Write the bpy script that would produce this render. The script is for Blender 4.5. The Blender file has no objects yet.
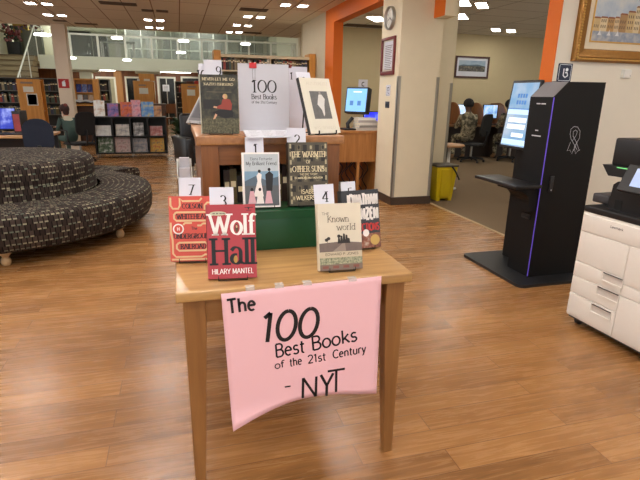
import bpy, bmesh, math, random
from mathutils import Vector, Matrix
random.seed(7)
sc = bpy.context.scene
C = sc.collection
PI = math.pi
# ------------------------------------------------------------------ camera
F_PX, PITCH, ROLL, CAM_H, YAW = 483.0, math.radians(16.7), math.radians(1.05), 1.32, math.radians(16)
_rz = Matrix.Rotation(-YAW, 3, 'Z')
_f = Vector((0, math.cos(PITCH), -math.sin(PITCH)))
_r0 = Vector((1, 0, 0)); _d0 = Vector((0, -math.sin(PITCH), -math.cos(PITCH)))
_r = _r0 * math.cos(ROLL) - _d0 * math.sin(ROLL)
_d = _r0 * math.sin(ROLL) + _d0 * math.cos(ROLL)
RR, DD, FF = _rz @ _r, _rz @ _d, _rz @ _f
CAM = Vector((0, 0, CAM_H))
def ray(u, v): return RR * ((u - 320) / F_PX) + DD * ((v - 240) / F_PX) + FF
def P(u, v, z=0.0):
    q = ray(u, v); return CAM + q * ((z - CAM_H) / q.z)
def AX(u, v, axis, val):
    q = ray(u, v); return CAM + q * ((val - CAM[axis]) / q[axis])
cam = bpy.data.cameras.new('camera'); cam.sensor_width = 36; cam.lens = 36 * F_PX / 640; cam.clip_start = 0.05; cam.clip_end = 200
co = bpy.data.objects.new('camera', cam); C.objects.link(co)
m3 = Matrix((RR, -DD, -FF)).transposed()
co.matrix_world = Matrix.Translation(CAM) @ m3.to_4x4()
sc.camera = co
sc.view_settings.view_transform = 'Standard'; sc.view_settings.look = 'None'
sc.view_settings.gamma = 1; sc.view_settings.use_curve_mapping = False
sc.view_settings.exposure = 0.3

# ------------------------------------------------------------------ materials
def lin(c):
    c = c / 255.0
    return c / 12.92 if c <= 0.04045 else ((c + 0.055) / 1.055) ** 2.4
def rgb(r, g, b): return (lin(r), lin(g), lin(b), 1)
MATS = {}
def nd(nt, t, **kw):
    n = nt.nodes.new(t)
    for k, v in kw.items():
        if k.startswith('_'): setattr(n, k[1:], v)
        else: n.inputs[k.replace('__', ' ')].default_value = v
    return n
def mat(name, col, rough=0.6, metal=0.0, var=0.08, scale=40.0, emit=0.0, alpha=1.0, spec=0.5, trans=0.0, bump=0.0, coat=0.0):
    """procedural material: base colour broken up by a fine noise"""
    if name in MATS: return MATS[name]
    m = bpy.data.materials.new(name); m.use_nodes = True; nt = m.node_tree; b = nt.nodes['Principled BSDF']
    tc = nd(nt, 'ShaderNodeTexCoord'); nz = nd(nt, 'ShaderNodeTexNoise', Scale=scale, Detail=3.0)
    nt.links.new(tc.outputs['Object'], nz.inputs['Vector'])
    mx = nt.nodes.new('ShaderNodeMix'); mx.data_type = 'RGBA'
    mx.inputs[6].default_value = tuple(max(0, c * (1 - var)) for c in col[:3]) + (1,)
    mx.inputs[7].default_value = tuple(min(1, c * (1 + var)) for c in col[:3]) + (1,)
    nt.links.new(nz.outputs['Fac'], mx.inputs[0]); nt.links.new(mx.outputs[2], b.inputs['Base Color'])
    b.inputs['Roughness'].default_value = rough; b.inputs['Metallic'].default_value = metal
    b.inputs['Specular IOR Level'].default_value = spec
    b.inputs['Transmission Weight'].default_value = trans
    if coat: b.inputs['Coat Weight'].default_value = coat; b.inputs['Coat Roughness'].default_value = 0.12
    if alpha < 1: b.inputs['Alpha'].default_value = alpha
    if emit:
        nt.links.new(mx.outputs[2], b.inputs['Emission Color']); b.inputs['Emission Strength'].default_value = emit
    if bump:
        bp = nd(nt, 'ShaderNodeBump', Strength=bump, Distance=0.01)
        nt.links.new(nz.outputs['Fac'], bp.inputs['Height']); nt.links.new(bp.outputs['Normal'], b.inputs['Normal'])
    MATS[name] = m; return m
def wood(name, c1, c2, rough=0.4, axis='Z', scale=1.0, coat=0.0):
    if name in MATS: return MATS[name]
    m = bpy.data.materials.new(name); m.use_nodes = True; nt = m.node_tree; b = nt.nodes['Principled BSDF']
    tc = nd(nt, 'ShaderNodeTexCoord'); mp = nd(nt, 'ShaderNodeMapping')
    s = {'X': (1.5, 22, 22), 'Y': (22, 1.5, 22), 'Z': (22, 22, 1.5)}[axis]
    mp.inputs['Scale'].default_value = tuple(v * scale for v in s)
    nt.links.new(tc.outputs['Object'], mp.inputs['Vector'])
    nz = nd(nt, 'ShaderNodeTexNoise', Scale=1.6, Detail=6.0, Roughness=0.62, Distortion=0.4)
    nt.links.new(mp.outputs['Vector'], nz.inputs['Vector'])
    cr = nt.nodes.new('ShaderNodeValToRGB'); cr.color_ramp.elements[0].position = 0.3; cr.color_ramp.elements[1].position = 0.72
    cr.color_ramp.elements[0].color = c1; cr.color_ramp.elements[1].color = c2
    nt.links.new(nz.outputs['Fac'], cr.inputs['Fac']); nt.links.new(cr.outputs['Color'], b.inputs['Base Color'])
    b.inputs['Roughness'].default_value = rough
    if coat: b.inputs['Coat Weight'].default_value = coat; b.inputs['Coat Roughness'].default_value = 0.2
    MATS[name] = m; return m

def floor_material():
    m = bpy.data.materials.new('plank_floor'); m.use_nodes = True; nt = m.node_tree; b = nt.nodes['Principled BSDF']; L = nt.links
    tc = nd(nt, 'ShaderNodeTexCoord')
    br = nd(nt, 'ShaderNodeTexBrick', Scale=1.0); br.offset = 0.37; br.offset_frequency = 2
    br.inputs['Brick Width'].default_value = 0.92; br.inputs['Row Height'].default_value = 0.115
    br.inputs['Mortar Size'].default_value = 0.002; br.inputs['Mortar Smooth'].default_value = 0.3; br.inputs['Bias'].default_value = 0.0
    br.inputs['Color1'].default_value = (0, 0, 0, 1); br.inputs['Color2'].default_value = (1, 1, 1, 1); br.inputs['Mortar'].default_value = (0.5, 0.5, 0.5, 1)
    L.new(tc.outputs['Object'], br.inputs['Vector'])
    # grain: stretched along x, shifted per plank
    sep = nd(nt, 'ShaderNodeSeparateXYZ'); L.new(tc.outputs['Object'], sep.inputs[0])
    off = nd(nt, 'ShaderNodeMath', _operation='MULTIPLY'); off.inputs[1].default_value = 37.0; L.new(br.outputs['Color'], off.inputs[0])
    addx = nd(nt, 'ShaderNodeMath', _operation='ADD'); L.new(sep.outputs[0], addx.inputs[0]); L.new(off.outputs[0], addx.inputs[1])
    cmb = nd(nt, 'ShaderNodeCombineXYZ'); L.new(addx.outputs[0], cmb.inputs[0]); L.new(sep.outputs[1], cmb.inputs[1]); L.new(off.outputs[0], cmb.inputs[2])
    mp = nd(nt, 'ShaderNodeMapping'); mp.inputs['Scale'].default_value = (2.4, 34, 1); L.new(cmb.outputs[0], mp.inputs[0])
    nz = nd(nt, 'ShaderNodeTexNoise', Scale=1.5, Detail=7.0, Roughness=0.62, Distortion=0.9); L.new(mp.outputs[0], nz.inputs['Vector'])
    mp2 = nd(nt, 'ShaderNodeMapping'); mp2.inputs['Scale'].default_value = (0.8, 7, 1); L.new(cmb.outputs[0], mp2.inputs[0])
    nz2 = nd(nt, 'ShaderNodeTexNoise', Scale=1.7, Detail=3.0, Distortion=1.5); L.new(mp2.outputs[0], nz2.inputs['Vector'])
    cr = nt.nodes.new('ShaderNodeValToRGB'); e = cr.color_ramp.elements
    e[0].position = 0.28; e[0].color = rgb(106, 71, 40); e[1].position = 0.75; e[1].color = rgb(186, 138, 86)
    x = e.new(0.5); x.color = rgb(156, 110, 64)
    am = nd(nt, 'ShaderNodeMath', _operation='MULTIPLY_ADD'); am.inputs[1].default_value = 0.2; L.new(br.outputs['Color'], am.inputs[0])
    a2 = nd(nt, 'ShaderNodeMath', _operation='MULTIPLY_ADD'); a2.inputs[1].default_value = 0.46; a2.inputs[2].default_value = 0.04; L.new(nz.outputs['Fac'], a2.inputs[0])
    a3 = nd(nt, 'ShaderNodeMath', _operation='MULTIPLY_ADD'); a3.inputs[1].default_value = 0.26; L.new(nz2.outputs['Fac'], a3.inputs[0]); L.new(a2.outputs[0], a3.inputs[2])
    L.new(a3.outputs[0], am.inputs[2]); L.new(am.outputs[0], cr.inputs['Fac'])
    mx = nt.nodes.new('ShaderNodeMix'); mx.data_type = 'RGBA'; mx.blend_type = 'MIX'; mx.inputs[7].default_value = rgb(84, 47, 22)
    mfac = nd(nt, 'ShaderNodeMath', _operation='MULTIPLY'); mfac.inputs[1].default_value = 0.8; L.new(br.outputs['Fac'], mfac.inputs[0])
    L.new(mfac.outputs[0], mx.inputs[0]); L.new(cr.outputs['Color'], mx.inputs[6]); L.new(mx.outputs[2], b.inputs['Base Color'])
    rr = nd(nt, 'ShaderNodeMath', _operation='MULTIPLY_ADD'); rr.inputs[1].default_value = 0.14; rr.inputs[2].default_value = 0.2; L.new(nz.outputs['Fac'], rr.inputs[0]); L.new(rr.outputs[0], b.inputs['Roughness'])
    bp = nd(nt, 'ShaderNodeBump', Strength=0.12, Distance=0.002); L.new(nz.outputs['Fac'], bp.inputs['Height']); L.new(bp.outputs['Normal'], b.inputs['Normal'])
    b.inputs['Specular IOR Level'].default_value = 0.45
    return m
def ceiling_material(name, base, seam, bw, rh, offset=0.0):
    m = bpy.data.materials.new(name); m.use_nodes = True; nt = m.node_tree; b = nt.nodes['Principled BSDF']; L = nt.links
    tc = nd(nt, 'ShaderNodeTexCoord'); br = nd(nt, 'ShaderNodeTexBrick', Scale=1.0); br.offset = offset
    br.inputs['Brick Width'].default_value = bw; br.inputs['Row Height'].default_value = rh
    br.inputs['Mortar Size'].default_value = 0.009; br.inputs['Mortar Smooth'].default_value = 0.2
    br.inputs['Color1'].default_value = base; br.inputs['Color2'].default_value = tuple(c * 0.93 for c in base[:3]) + (1,); br.inputs['Mortar'].default_value = seam
    L.new(tc.outputs['Object'], br.inputs['Vector']); nz = nd(nt, 'ShaderNodeTexNoise', Scale=180.0, Detail=2.0); L.new(tc.outputs['Object'], nz.inputs['Vector'])
    mx = nt.nodes.new('ShaderNodeMix'); mx.data_type = 'RGBA'; mx.blend_type = 'MULTIPLY'; mx.inputs[0].default_value = 0.25
    L.new(br.outputs['Color'], mx.inputs[6]); L.new(nz.outputs['Color'], mx.inputs[7]); L.new(mx.outputs[2], b.inputs['Base Color'])
    b.inputs['Roughness'].default_value = 0.95; b.inputs['Specular IOR Level'].default_value = 0.1
    return m
def fabric_material():
    """dark woven upholstery with small pale dashes, laid out on the UVs in metres"""
    m = bpy.data.materials.new('woven_upholstery'); m.use_nodes = True; nt = m.node_tree; b = nt.nodes['Principled BSDF']; L = nt.links
    uv = nd(nt, 'ShaderNodeUVMap')
    def M_(op, x, y=None):
        n = nt.nodes.new('ShaderNodeMath'); n.operation = op
        for i, q in enumerate((x, y)):
            if q is None: continue
            if isinstance(q, (int, float)): n.inputs[i].default_value = q
            else: L.new(q, n.inputs[i])
        return n.outputs[0]
    sp = nd(nt, 'ShaderNodeSeparateXYZ'); L.new(uv.outputs[0], sp.inputs[0])
    v = M_('DIVIDE', sp.outputs[1], 0.05); row = M_('FLOOR', v); fv = M_('FRACT', v)
    u = M_('ADD', M_('DIVIDE', sp.outputs[0], 0.036), M_('MULTIPLY', row, 0.5)); cell = M_('FLOOR', u); fu = M_('FRACT', u)
    cb = nd(nt, 'ShaderNodeCombineXYZ'); L.new(cell, cb.inputs[0]); L.new(row, cb.inputs[1])
    wn = nd(nt, 'ShaderNodeTexWhiteNoise'); wn.noise_dimensions = '2D'; L.new(cb.outputs[0], wn.inputs['Vector'])
    body = nt.nodes.new('ShaderNodeValToRGB'); e = body.color_ramp.elements
    e[0].color = rgb(40, 31, 27); e[1].color = rgb(72, 60, 53); L.new(wn.outputs['Value'], body.inputs['Fac'])
    gapm = M_('LESS_THAN', fu, 0.2)
    mg = nt.nodes.new('ShaderNodeMix'); mg.data_type = 'RGBA'; mg.inputs[7].default_value = rgb(14, 12, 11); L.new(gapm, mg.inputs[0]); L.new(body.outputs[0], mg.inputs[6])
    dash = M_('MULTIPLY', M_('MULTIPLY', M_('LESS_THAN', fv, 0.24), M_('GREATER_THAN', fu, 0.3)), M_('GREATER_THAN', wn.outputs['Value'], 0.35))
    cr = nt.nodes.new('ShaderNodeValToRGB'); e = cr.color_ramp.elements
    e[0].position = .35; e[0].color = rgb(84, 94, 82); e[1].color = rgb(150, 142, 116); L.new(wn.outputs['Value'], cr.inputs['Fac'])
    mx = nt.nodes.new('ShaderNodeMix'); mx.data_type = 'RGBA'
    L.new(dash, mx.inputs[0]); L.new(mg.outputs[2], mx.inputs[6]); L.new(cr.outputs['Color'], mx.inputs[7]); L.new(mx.outputs[2], b.inputs['Base Color'])
    b.inputs['Roughness'].default_value = 0.9; b.inputs['Specular IOR Level'].default_value = 0.2
    return m
def camo_material():
    m = bpy.data.materials.new('camouflage_cloth'); m.use_nodes = True; nt = m.node_tree; b = nt.nodes['Principled BSDF']; L = nt.links
    tc = nd(nt, 'ShaderNodeTexCoord'); nz = nd(nt, 'ShaderNodeTexNoise', Scale=11.0, Detail=3.0); L.new(tc.outputs['Object'], nz.inputs['Vector'])
    cr = nt.nodes.new('ShaderNodeValToRGB'); cr.color_ramp.interpolation = 'CONSTANT'; e = cr.color_ramp.elements
    e[0].color = rgb(74, 70, 56); e[1].position = 0.45; e[1].color = rgb(128, 120, 98); x = e.new(0.55); x.color = rgb(168, 158, 132); x = e.new(0.63); x.color = rgb(96, 84, 64)
    L.new(nz.outputs['Fac'], cr.inputs['Fac']); L.new(cr.outputs['Color'], b.inputs['Base Color']); b.inputs['Roughness'].default_value = 0.9
    return m
def blotch(name, cols, scale=30, rough=0.5, emit=0):
    """printed picture: several colours scattered by a noise"""
    if name in MATS: return MATS[name]
    m = bpy.data.materials.new(name); m.use_nodes = True; nt = m.node_tree; b = nt.nodes['Principled BSDF']; L = nt.links
    tc = nd(nt, 'ShaderNodeTexCoord'); nz = nd(nt, 'ShaderNodeTexNoise', Scale=scale, Detail=4.0, Roughness=0.6); L.new(tc.outputs['Object'], nz.inputs['Vector'])
    cr = nt.nodes.new('ShaderNodeValToRGB'); e = cr.color_ramp.elements
    e[0].position = 0.3; e[0].color = cols[0]; e[1].position = 0.72; e[1].color = cols[-1]
    for i, c in enumerate(cols[1:-1]):
        x = e.new(0.3 + 0.42 * (i + 1) / (len(cols) - 1)); x.color = c
    L.new(nz.outputs['Fac'], cr.inputs['Fac']); L.new(cr.outputs['Color'], b.inputs['Base Color']); b.inputs['Roughness'].default_value = rough
    if emit: L.new(cr.outputs['Color'], b.inputs['Emission Color']); b.inputs['Emission Strength'].default_value = emit
    MATS[name] = m; return m

# ------------------------------------------------------------------ mesh builder
class MB:
    def __init__(s): s.v = []; s.f = []; s.mi = []; s.sm = []; s.uv = []; s.mats = []; s.M = Matrix.Identity(4)
    def slot(s, m):
        if m not in s.mats: s.mats.append(m)
        return s.mats.index(m)
    def add(s, vs, fs, m, smooth=False, uvs=None):
        o = len(s.v); k = s.slot(m)
        s.v += [tuple(s.M @ Vector(p)) for p in vs]
        for i, f in enumerate(fs):
            s.f.append([o + j for j in f]); s.mi.append(k); s.sm.append(smooth); s.uv.append(uvs[i] if uvs else None)
        return s
    def box(s, x0, x1, y0, y1, z0, z1, m):
        vs = [(x, y, z) for x in (x0, x1) for y in (y0, y1) for z in (z0, z1)]
        return s.add(vs, [(0, 1, 3, 2), (4, 6, 7, 5), (0, 4, 5, 1), (2, 3, 7, 6), (0, 2, 6, 4), (1, 5, 7, 3)], m)
    def rbox(s, x0, x1, y0, y1, z0, z1, m, r=0.005, n=3):
        """box with rounded vertical/edge profile made by bmesh bevel"""
        bm = bmesh.new(); bmesh.ops.create_cube(bm, size=1)
        for v in bm.verts: v.co = Vector(((x0 + x1) / 2 + v.co.x * (x1 - x0), (y0 + y1) / 2 + v.co.y * (y1 - y0), (z0 + z1) / 2 + v.co.z * (z1 - z0)))
        bmesh.ops.bevel(bm, geom=bm.edges[:], offset=r, segments=n, affect='EDGES', profile=0.5)
        bm.verts.index_update(); s.add([v.co.copy() for v in bm.verts], [[v.index for v in f.verts] for f in bm.faces], m, True); bm.free(); return s
    def prism(s, pts, a0, a1, m, axis='z', smooth=False):
        """extrude a 2D outline (anticlockwise) along an axis"""
        n = len(pts)
        def at(p, a): return (p[0], p[1], a) if axis == 'z' else ((p[0], a, p[1]) if axis == 'y' else (a, p[0], p[1]))
        vs = [at(p, a0) for p in pts] + [at(p, a1) for p in pts]
        s.add(vs, [list(range(n))[::-1], list(range(n, 2 * n))], m)
        s.add(vs, [(i, (i + 1) % n, n + (i + 1) % n, n + i) for i in range(n)], m, smooth); return s
    def flat(s, pts, y, m):
        """polygon in the local x-z plane seen from -y"""
        return s.add([(p[0], y, p[1]) for p in pts], [list(range(len(pts)))], m)
    def rect(s, x0, x1, z0, z1, y, m): return s.flat([(x0, z0), (x1, z0), (x1, z1), (x0, z1)], y, m)
    def disc(s, x, z, rx, rz, y, m, n=24): return s.flat([(x + rx * math.cos(2 * PI * i / n), z + rz * math.sin(2 * PI * i / n)) for i in range(n)], y, m)
    def tube(s, pts, r, m, n=8, cap=True):
        pts = [Vector(p) for p in pts]; k = len(pts); rs = r if isinstance(r, (list, tuple)) else [r] * k
        t0 = (pts[1] - pts[0]).normalized(); up = Vector((0, 0, 1)) if abs(t0.z) < 0.9 else Vector((1, 0, 0))
        a = t0.cross(up).normalized(); vs = []
        for i, p in enumerate(pts):
            t = ((pts[min(i + 1, k - 1)] - p).normalized() if i < k - 1 else Vector()) + ((p - pts[i - 1]).normalized() if i else Vector())
            t.normalize(); a = (a - t * a.dot(t)).normalized(); b = t.cross(a)
            vs += [p + (a * math.cos(2 * PI * j / n) + b * math.sin(2 * PI * j / n)) * rs[i] for j in range(n)]
        fs = [(i * n + j, i * n + (j + 1) % n, (i + 1) * n + (j + 1) % n, (i + 1) * n + j) for i in range(k - 1) for j in range(n)]
        s.add(vs, fs, m, True)
        if cap: s.add(vs[:n] + vs[-n:], [list(range(n))[::-1], list(range(n, 2 * n))], m)
        return s
    def lathe(s, prof, m, n=48, c=(0, 0), smooth=True, uv=None):
        """prof: [(r,z)...]; uv = radius for metric u"""
        vs = []; L = [0]
        for i in range(1, len(prof)): L.append(L[-1] + math.hypot(prof[i][0] - prof[i - 1][0], prof[i][1] - prof[i - 1][1]))
        for r, z in prof: vs += [(c[0] + r * math.cos(2 * PI * j / n), c[1] + r * math.sin(2 * PI * j / n), z) for j in range(n)]
        fs, us = [], []
        for i in range(len(prof) - 1):
            for j in range(n):
                fs.append((i * n + j, i * n + (j + 1) % n, (i + 1) * n + (j + 1) % n, (i + 1) * n + j))
                if uv:
                    a0, a1 = 2 * PI * j / n * uv, 2 * PI * (j + 1) / n * uv
                    us.append([(a0, L[i]), (a1, L[i]), (a1, L[i + 1]), (a0, L[i + 1])])
        return s.add(vs, fs, m, smooth, us if uv else None)
    def ball(s, c, r, m, n=16, k=10):
        r = r if isinstance(r, (tuple, list)) else (r, r, r); vs = []
        for i in range(k + 1):
            a = PI * i / k
            vs += [(c[0] + r[0] * math.sin(a) * math.cos(2 * PI * j / n), c[1] + r[1] * math.sin(a) * math.sin(2 * PI * j / n), c[2] - r[2] * math.cos(a)) for j in range(n)]
        return s.add(vs, [(i * n + j, i * n + (j + 1) % n, (i + 1) * n + (j + 1) % n, (i + 1) * n + j) for i in range(k) for j in range(n)], m, True)
    def build(s, name, parent=None, bevel=0, loc=None, rot=None, weld=False):
        me = bpy.data.meshes.new(name); me.from_pydata(s.v, [], s.f); me.update()
        for m in s.mats: me.materials.append(m)
        me.polygons.foreach_set('material_index', s.mi); me.polygons.foreach_set('use_smooth', s.sm)
        if any(u is not None for u in s.uv):
            ul = me.uv_layers.new(name='UVMap')
            for p, u in zip(me.polygons, s.uv):
                if u:
                    for li, q in zip(p.loop_indices, u): ul.data[li].uv = q
        bm = bmesh.new(); bm.from_mesh(me)
        bmesh.ops.remove_doubles(bm, verts=bm.verts, dist=1e-6) if weld else None
        bm.to_mesh(me); bm.free()
        o = bpy.data.objects.new(name, me); C.objects.link(o)
        if parent: o.parent = parent
        if loc: o.location = loc
        if rot: o.rotation_euler = rot
        if bevel:
            b = o.modifiers.new('bevel', 'BEVEL'); b.width = bevel; b.segments = 2; b.limit_method = 'ANGLE'; b.angle_limit = 0.6
        return o
def tag(o, label, cat, group=None, kind=None):
    o['label'] = label; o['category'] = cat
    if group: o['group'] = group
    if kind: o['kind'] = kind
    return o
def thing(name, label, cat, loc=(0, 0, 0), rz=0.0, group=None):
    o = bpy.data.objects.new(name, None); C.objects.link(o); o.location = loc; o.rotation_euler = (0, 0, rz); o.empty_display_size = 0.1
    return tag(o, label, cat, group)
def struct(mb, name, label=None, cat=None, bevel=0):
    o = mb.build(name, bevel=bevel); o['kind'] = 'structure'
    if label: o['label'] = label
    if cat: o['category'] = cat
    return o
def kids(o): return list(o.children)
def dup(src, loc, rz=None, label=None, group=None):
    r = src.copy(); C.objects.link(r); r.location = loc
    if rz is not None: r.rotation_euler = (0, 0, rz)
    if label: r['label'] = label
    if group: r['group'] = group
    for ch in src.children:
        c = ch.copy(); C.objects.link(c); c.parent = r
        for g in ch.children:
            d = g.copy(); C.objects.link(d); d.parent = c
    return r

# ------------------------------------------------------------------ stroke lettering
def A(cx, cy, rx, ry, a0, a1, n=14):
    return [(cx + rx * math.cos(math.radians(a0 + (a1 - a0) * i / n)), cy + ry * math.sin(math.radians(a0 + (a1 - a0) * i / n))) for i in range(n + 1)]
X = 0.66
G = {
 ' ': (0.34, []), '-': (0.4, [[(0.02, .4), (.38, .4)]]), '.': (0.16, [[(.08, 0), (.08, .06)]]), "'": (.16, [[(.08, 1), (.06, .78)]]),
 'A': (.8, [[(.02, 0), (.39, 1)], [(.39, 1), (.78, 0)], [(.15, .34), (.64, .34)]]),
 'B': (.66, [[(.1, 0), (.1, 1)], [(.1, 1)] + A(.34, .77, .22, .23, 90, -90) + [(.1, .54)], [(.1, .54)] + A(.36, .27, .25, .27, 90, -90) + [(.1, 0)]]),
 'C': (.74, [A(.42, .5, .38, .5, 48, 312)]),
 'D': (.78, [[(.1, 0), (.1, 1)], [(.1, 1)] + A(.32, .5, .4, .5, 90, -90) + [(.1, 0)]]),
 'E': (.6, [[(.1, 0), (.1, 1)], [(.1, 1), (.56, 1)], [(.1, .53), (.48, .53)], [(.1, 0), (.56, 0)]]),
 'F': (.56, [[(.1, 0), (.1, 1)], [(.1, 1), (.54, 1)], [(.1, .52), (.46, .52)]]),
 'G': (.78, [A(.42, .5, .38, .5, 48, 330) + [(.74, .42)], [(.48, .42), (.76, .42)]]),
 'H': (.76, [[(.1, 0), (.1, 1)], [(.66, 0), (.66, 1)], [(.1, .53), (.66, .53)]]),
 'I': (.2, [[(.1, 0), (.1, 1)]]),
 'J': (.46, [[(.36, 1), (.36, .26)] + A(.2, .26, .16, .26, 0, -170)]),
 'K': (.7, [[(.1, 0), (.1, 1)], [(.62, 1), (.12, .42)], [(.26, .56), (.68, 0)]]),
 'L': (.56, [[(.1, 1), (.1, 0)], [(.1, 0), (.54, 0)]]),
 'M': (.94, [[(.1, 0), (.12, 1)], [(.12, 1), (.47, .1)], [(.47, .1), (.82, 1)], [(.82, 1), (.84, 0)]]),
 'N': (.78, [[(.1, 0), (.1, 1)], [(.1, 1), (.68, 0)], [(.68, 0), (.68, 1)]]),
 'O': (.84, [A(.42, .5, .38, .5, 90, 450, 26)]),
 'P': (.62, [[(.1, 0), (.1, 1)], [(.1, 1)] + A(.34, .74, .24, .26, 90, -90) + [(.1, .48)]]),
 'R': (.68, [[(.1, 0), (.1, 1)], [(.1, 1)] + A(.34, .75, .24, .25, 90, -90) + [(.1, .5)], [(.34, .5), (.66, 0)]]),
 'S': (.6, [A(.31, .75, .23, .25, 35, 255) + A(.29, .26, .26, .26, 78, -150)]),
 'T': (.66, [[(.33, 0), (.33, 1)], [(.02, 1), (.64, 1)]]),
 'U': (.76, [[(.1, 1), (.1, .3)] + A(.38, .3, .28, .3, 180, 360) + [(.66, 1)]]),
 'V': (.74, [[(.02, 1), (.37, 0)], [(.37, 0), (.72, 1)]]),
 'W': (1.08, [[(.02, 1), (.3, 0)], [(.3, 0), (.54, .9)], [(.54, .9), (.78, 0)], [(.78, 0), (1.06, 1)]]),
 'X': (.7, [[(.04, 1), (.66, 0)], [(.66, 1), (.04, 0)]]),
 'Y': (.7, [[(.02, 1), (.35, .48)], [(.68, 1), (.35, .48)], [(.35, .48), (.35, 0)]]),
 'Z': (.66, [[(.06, 1), (.62, 1)], [(.62, 1), (.04, 0)], [(.04, 0), (.62, 0)]]),
 'a': (.58, [[(.06, .53)] + A(.27, .46, .2, .2, 140, 0) + [(.47, .08), (.56, 0)], A(.27, .19, .21, .19, 75, 340)]),
 'b': (.6, [[(.1, 0), (.1, 1)], A(.32, .32, .22, .34, 150, -150)]),
 'c': (.5, [A(.29, .33, .25, .33, 50, 310)]),
 'd': (.62, [A(.29, .32, .23, .34, 30, 330), [(.52, 1), (.52, 0)]]),
 'e': (.56, [[(.06, .37), (.5, .37)] + A(.28, .33, .23, .33, 8, 310)]),
 'f': (.38, [A(.32, .8, .16, .2, 45, 180) + [(.16, 0)], [(.02, X), (.34, X)]]),
 'g': (.6, [A(.29, .36, .23, .3, 30, 330), [(.52, X), (.52, -.08)] + A(.3, -.08, .22, .2, 0, -160)]),
 'h': (.62, [[(.1, 0), (.1, 1)], [(.1, .42)] + A(.31, .42, .2, .24, 160, 0) + [(.51, 0)]]),
 'i': (.2, [[(.1, 0), (.1, X)], [(.1, .84), (.1, .93)]]),
 'k': (.58, [[(.1, 0), (.1, 1)], [(.5, X), (.12, .28)], [(.24, .38), (.56, 0)]]),
 'l': (.2, [[(.1, 0), (.1, 1)]]),
 'm': (.94, [[(.1, 0), (.1, X)], [(.1, .42)] + A(.28, .44, .18, .22, 160, 0) + [(.46, 0)], [(.46, .42)] + A(.65, .44, .19, .22, 160, 0) + [(.84, 0)]]),
 'n': (.62, [[(.1, 0), (.1, X)], [(.1, .42)] + A(.31, .42, .2, .24, 160, 0) + [(.51, 0)]]),
 'o': (.6, [A(.3, .33, .26, .33, 90, 450, 22)]),
 'r': (.42, [[(.1, 0), (.1, X)], [(.1, .4)] + A(.3, .42, .2, .24, 160, 60)]),
 's': (.48, [A(.25, .49, .17, .17, 35, 255) + A(.23, .17, .19, .17, 78, -150)]),
 't': (.38, [[(.16, .9), (.16, .15)] + A(.28, .15, .12, .15, 180, 290), [(.02, X), (.34, X)]]),
 'u': (.62, [[(.1, X), (.1, .24)] + A(.31, .24, .21, .24, 180, 340), [(.52, X), (.52, 0)]]),
 'w': (.84, [[(.02, X), (.23, 0)], [(.23, 0), (.42, .6)], [(.42, .6), (.61, 0)], [(.61, 0), (.82, X)]]),
 'x': (.56, [[(.04, X), (.52, 0)], [(.52, X), (.04, 0)]]),
 'y': (.56, [[(.04, X), (.29, 0)], [(.52, X), (.2, -.26), (.06, -.3)]]),
 '0': (.68, [A(.34, .5, .3, .5, 90, 450, 26)]), '1': (.42, [[(.24, 1), (.24, 0)], [(.06, .84), (.24, 1)]]),
 '2': (.62, [A(.3, .72, .25, .28, 165, -35) + [(.05, 0)], [(.05, 0), (.58, 0)]]),
 '3': (.6, [A(.28, .76, .22, .24, 150, -80), A(.28, .27, .26, .27, 85, -150)]),
 '4': (.66, [[(.48, 0), (.48, 1)], [(.48, 1), (.04, .3)], [(.04, .3), (.64, .3)]]),
 '5': (.6, [[(.14, 1), (.54, 1)], [(.14, 1), (.1, .56)] + A(.29, .32, .26, .32, 130, -150)]),
 '6': (.62, [[(.5, .96)] + A(.36, .36, .28, .6, 110, 180) , A(.32, .3, .25, .3, 90, 450)]),
 '7': (.58, [[(.05, 1), (.56, 1)], [(.56, 1), (.22, 0)]]),
 '8': (.6, [A(.3, .76, .21, .24, 90, 450, 20), A(.3, .27, .26, .27, 90, 450, 20)]),
 '9': (.62, [A(.3, .7, .25, .3, 90, 450, 20), [(.55, .7)] + A(.25, .62, .3, .6, 0, -85)]),
}
def stroke(mb, pts, w, m, thin=None, nib=None):
    """ribbon along 3D-mapped 2D points; pts are (x, z) already scaled, y given by mb.ty"""
    n = len(pts); L, Rr = [], []
    for i in range(n):
        a = pts[max(i - 1, 0)]; b = pts[min(i + 1, n - 1)]; dx, dz = b[0] - a[0], b[1] - a[1]; l = math.hypot(dx, dz) or 1e-9
        ww = w
        if thin is not None: ww = thin + (w - thin) * abs(math.sin(math.atan2(dz, dx) + (nib or 0))) ** 1.3
        nx, nz = -dz / l * ww / 2, dx / l * ww / 2
        ex = 0.0
        px, pz = pts[i]
        if i == 0: px, pz = px - dx / l * ex, pz - dz / l * ex
        if i == n - 1: px, pz = px + dx / l * ex, pz + dz / l * ex
        L.append((px + nx, pz + nz)); Rr.append((px - nx, pz - nz))
    for i in range(n - 1): mb.flat([L[i], Rr[i], Rr[i + 1], L[i + 1]], mb.ty, m)
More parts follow.
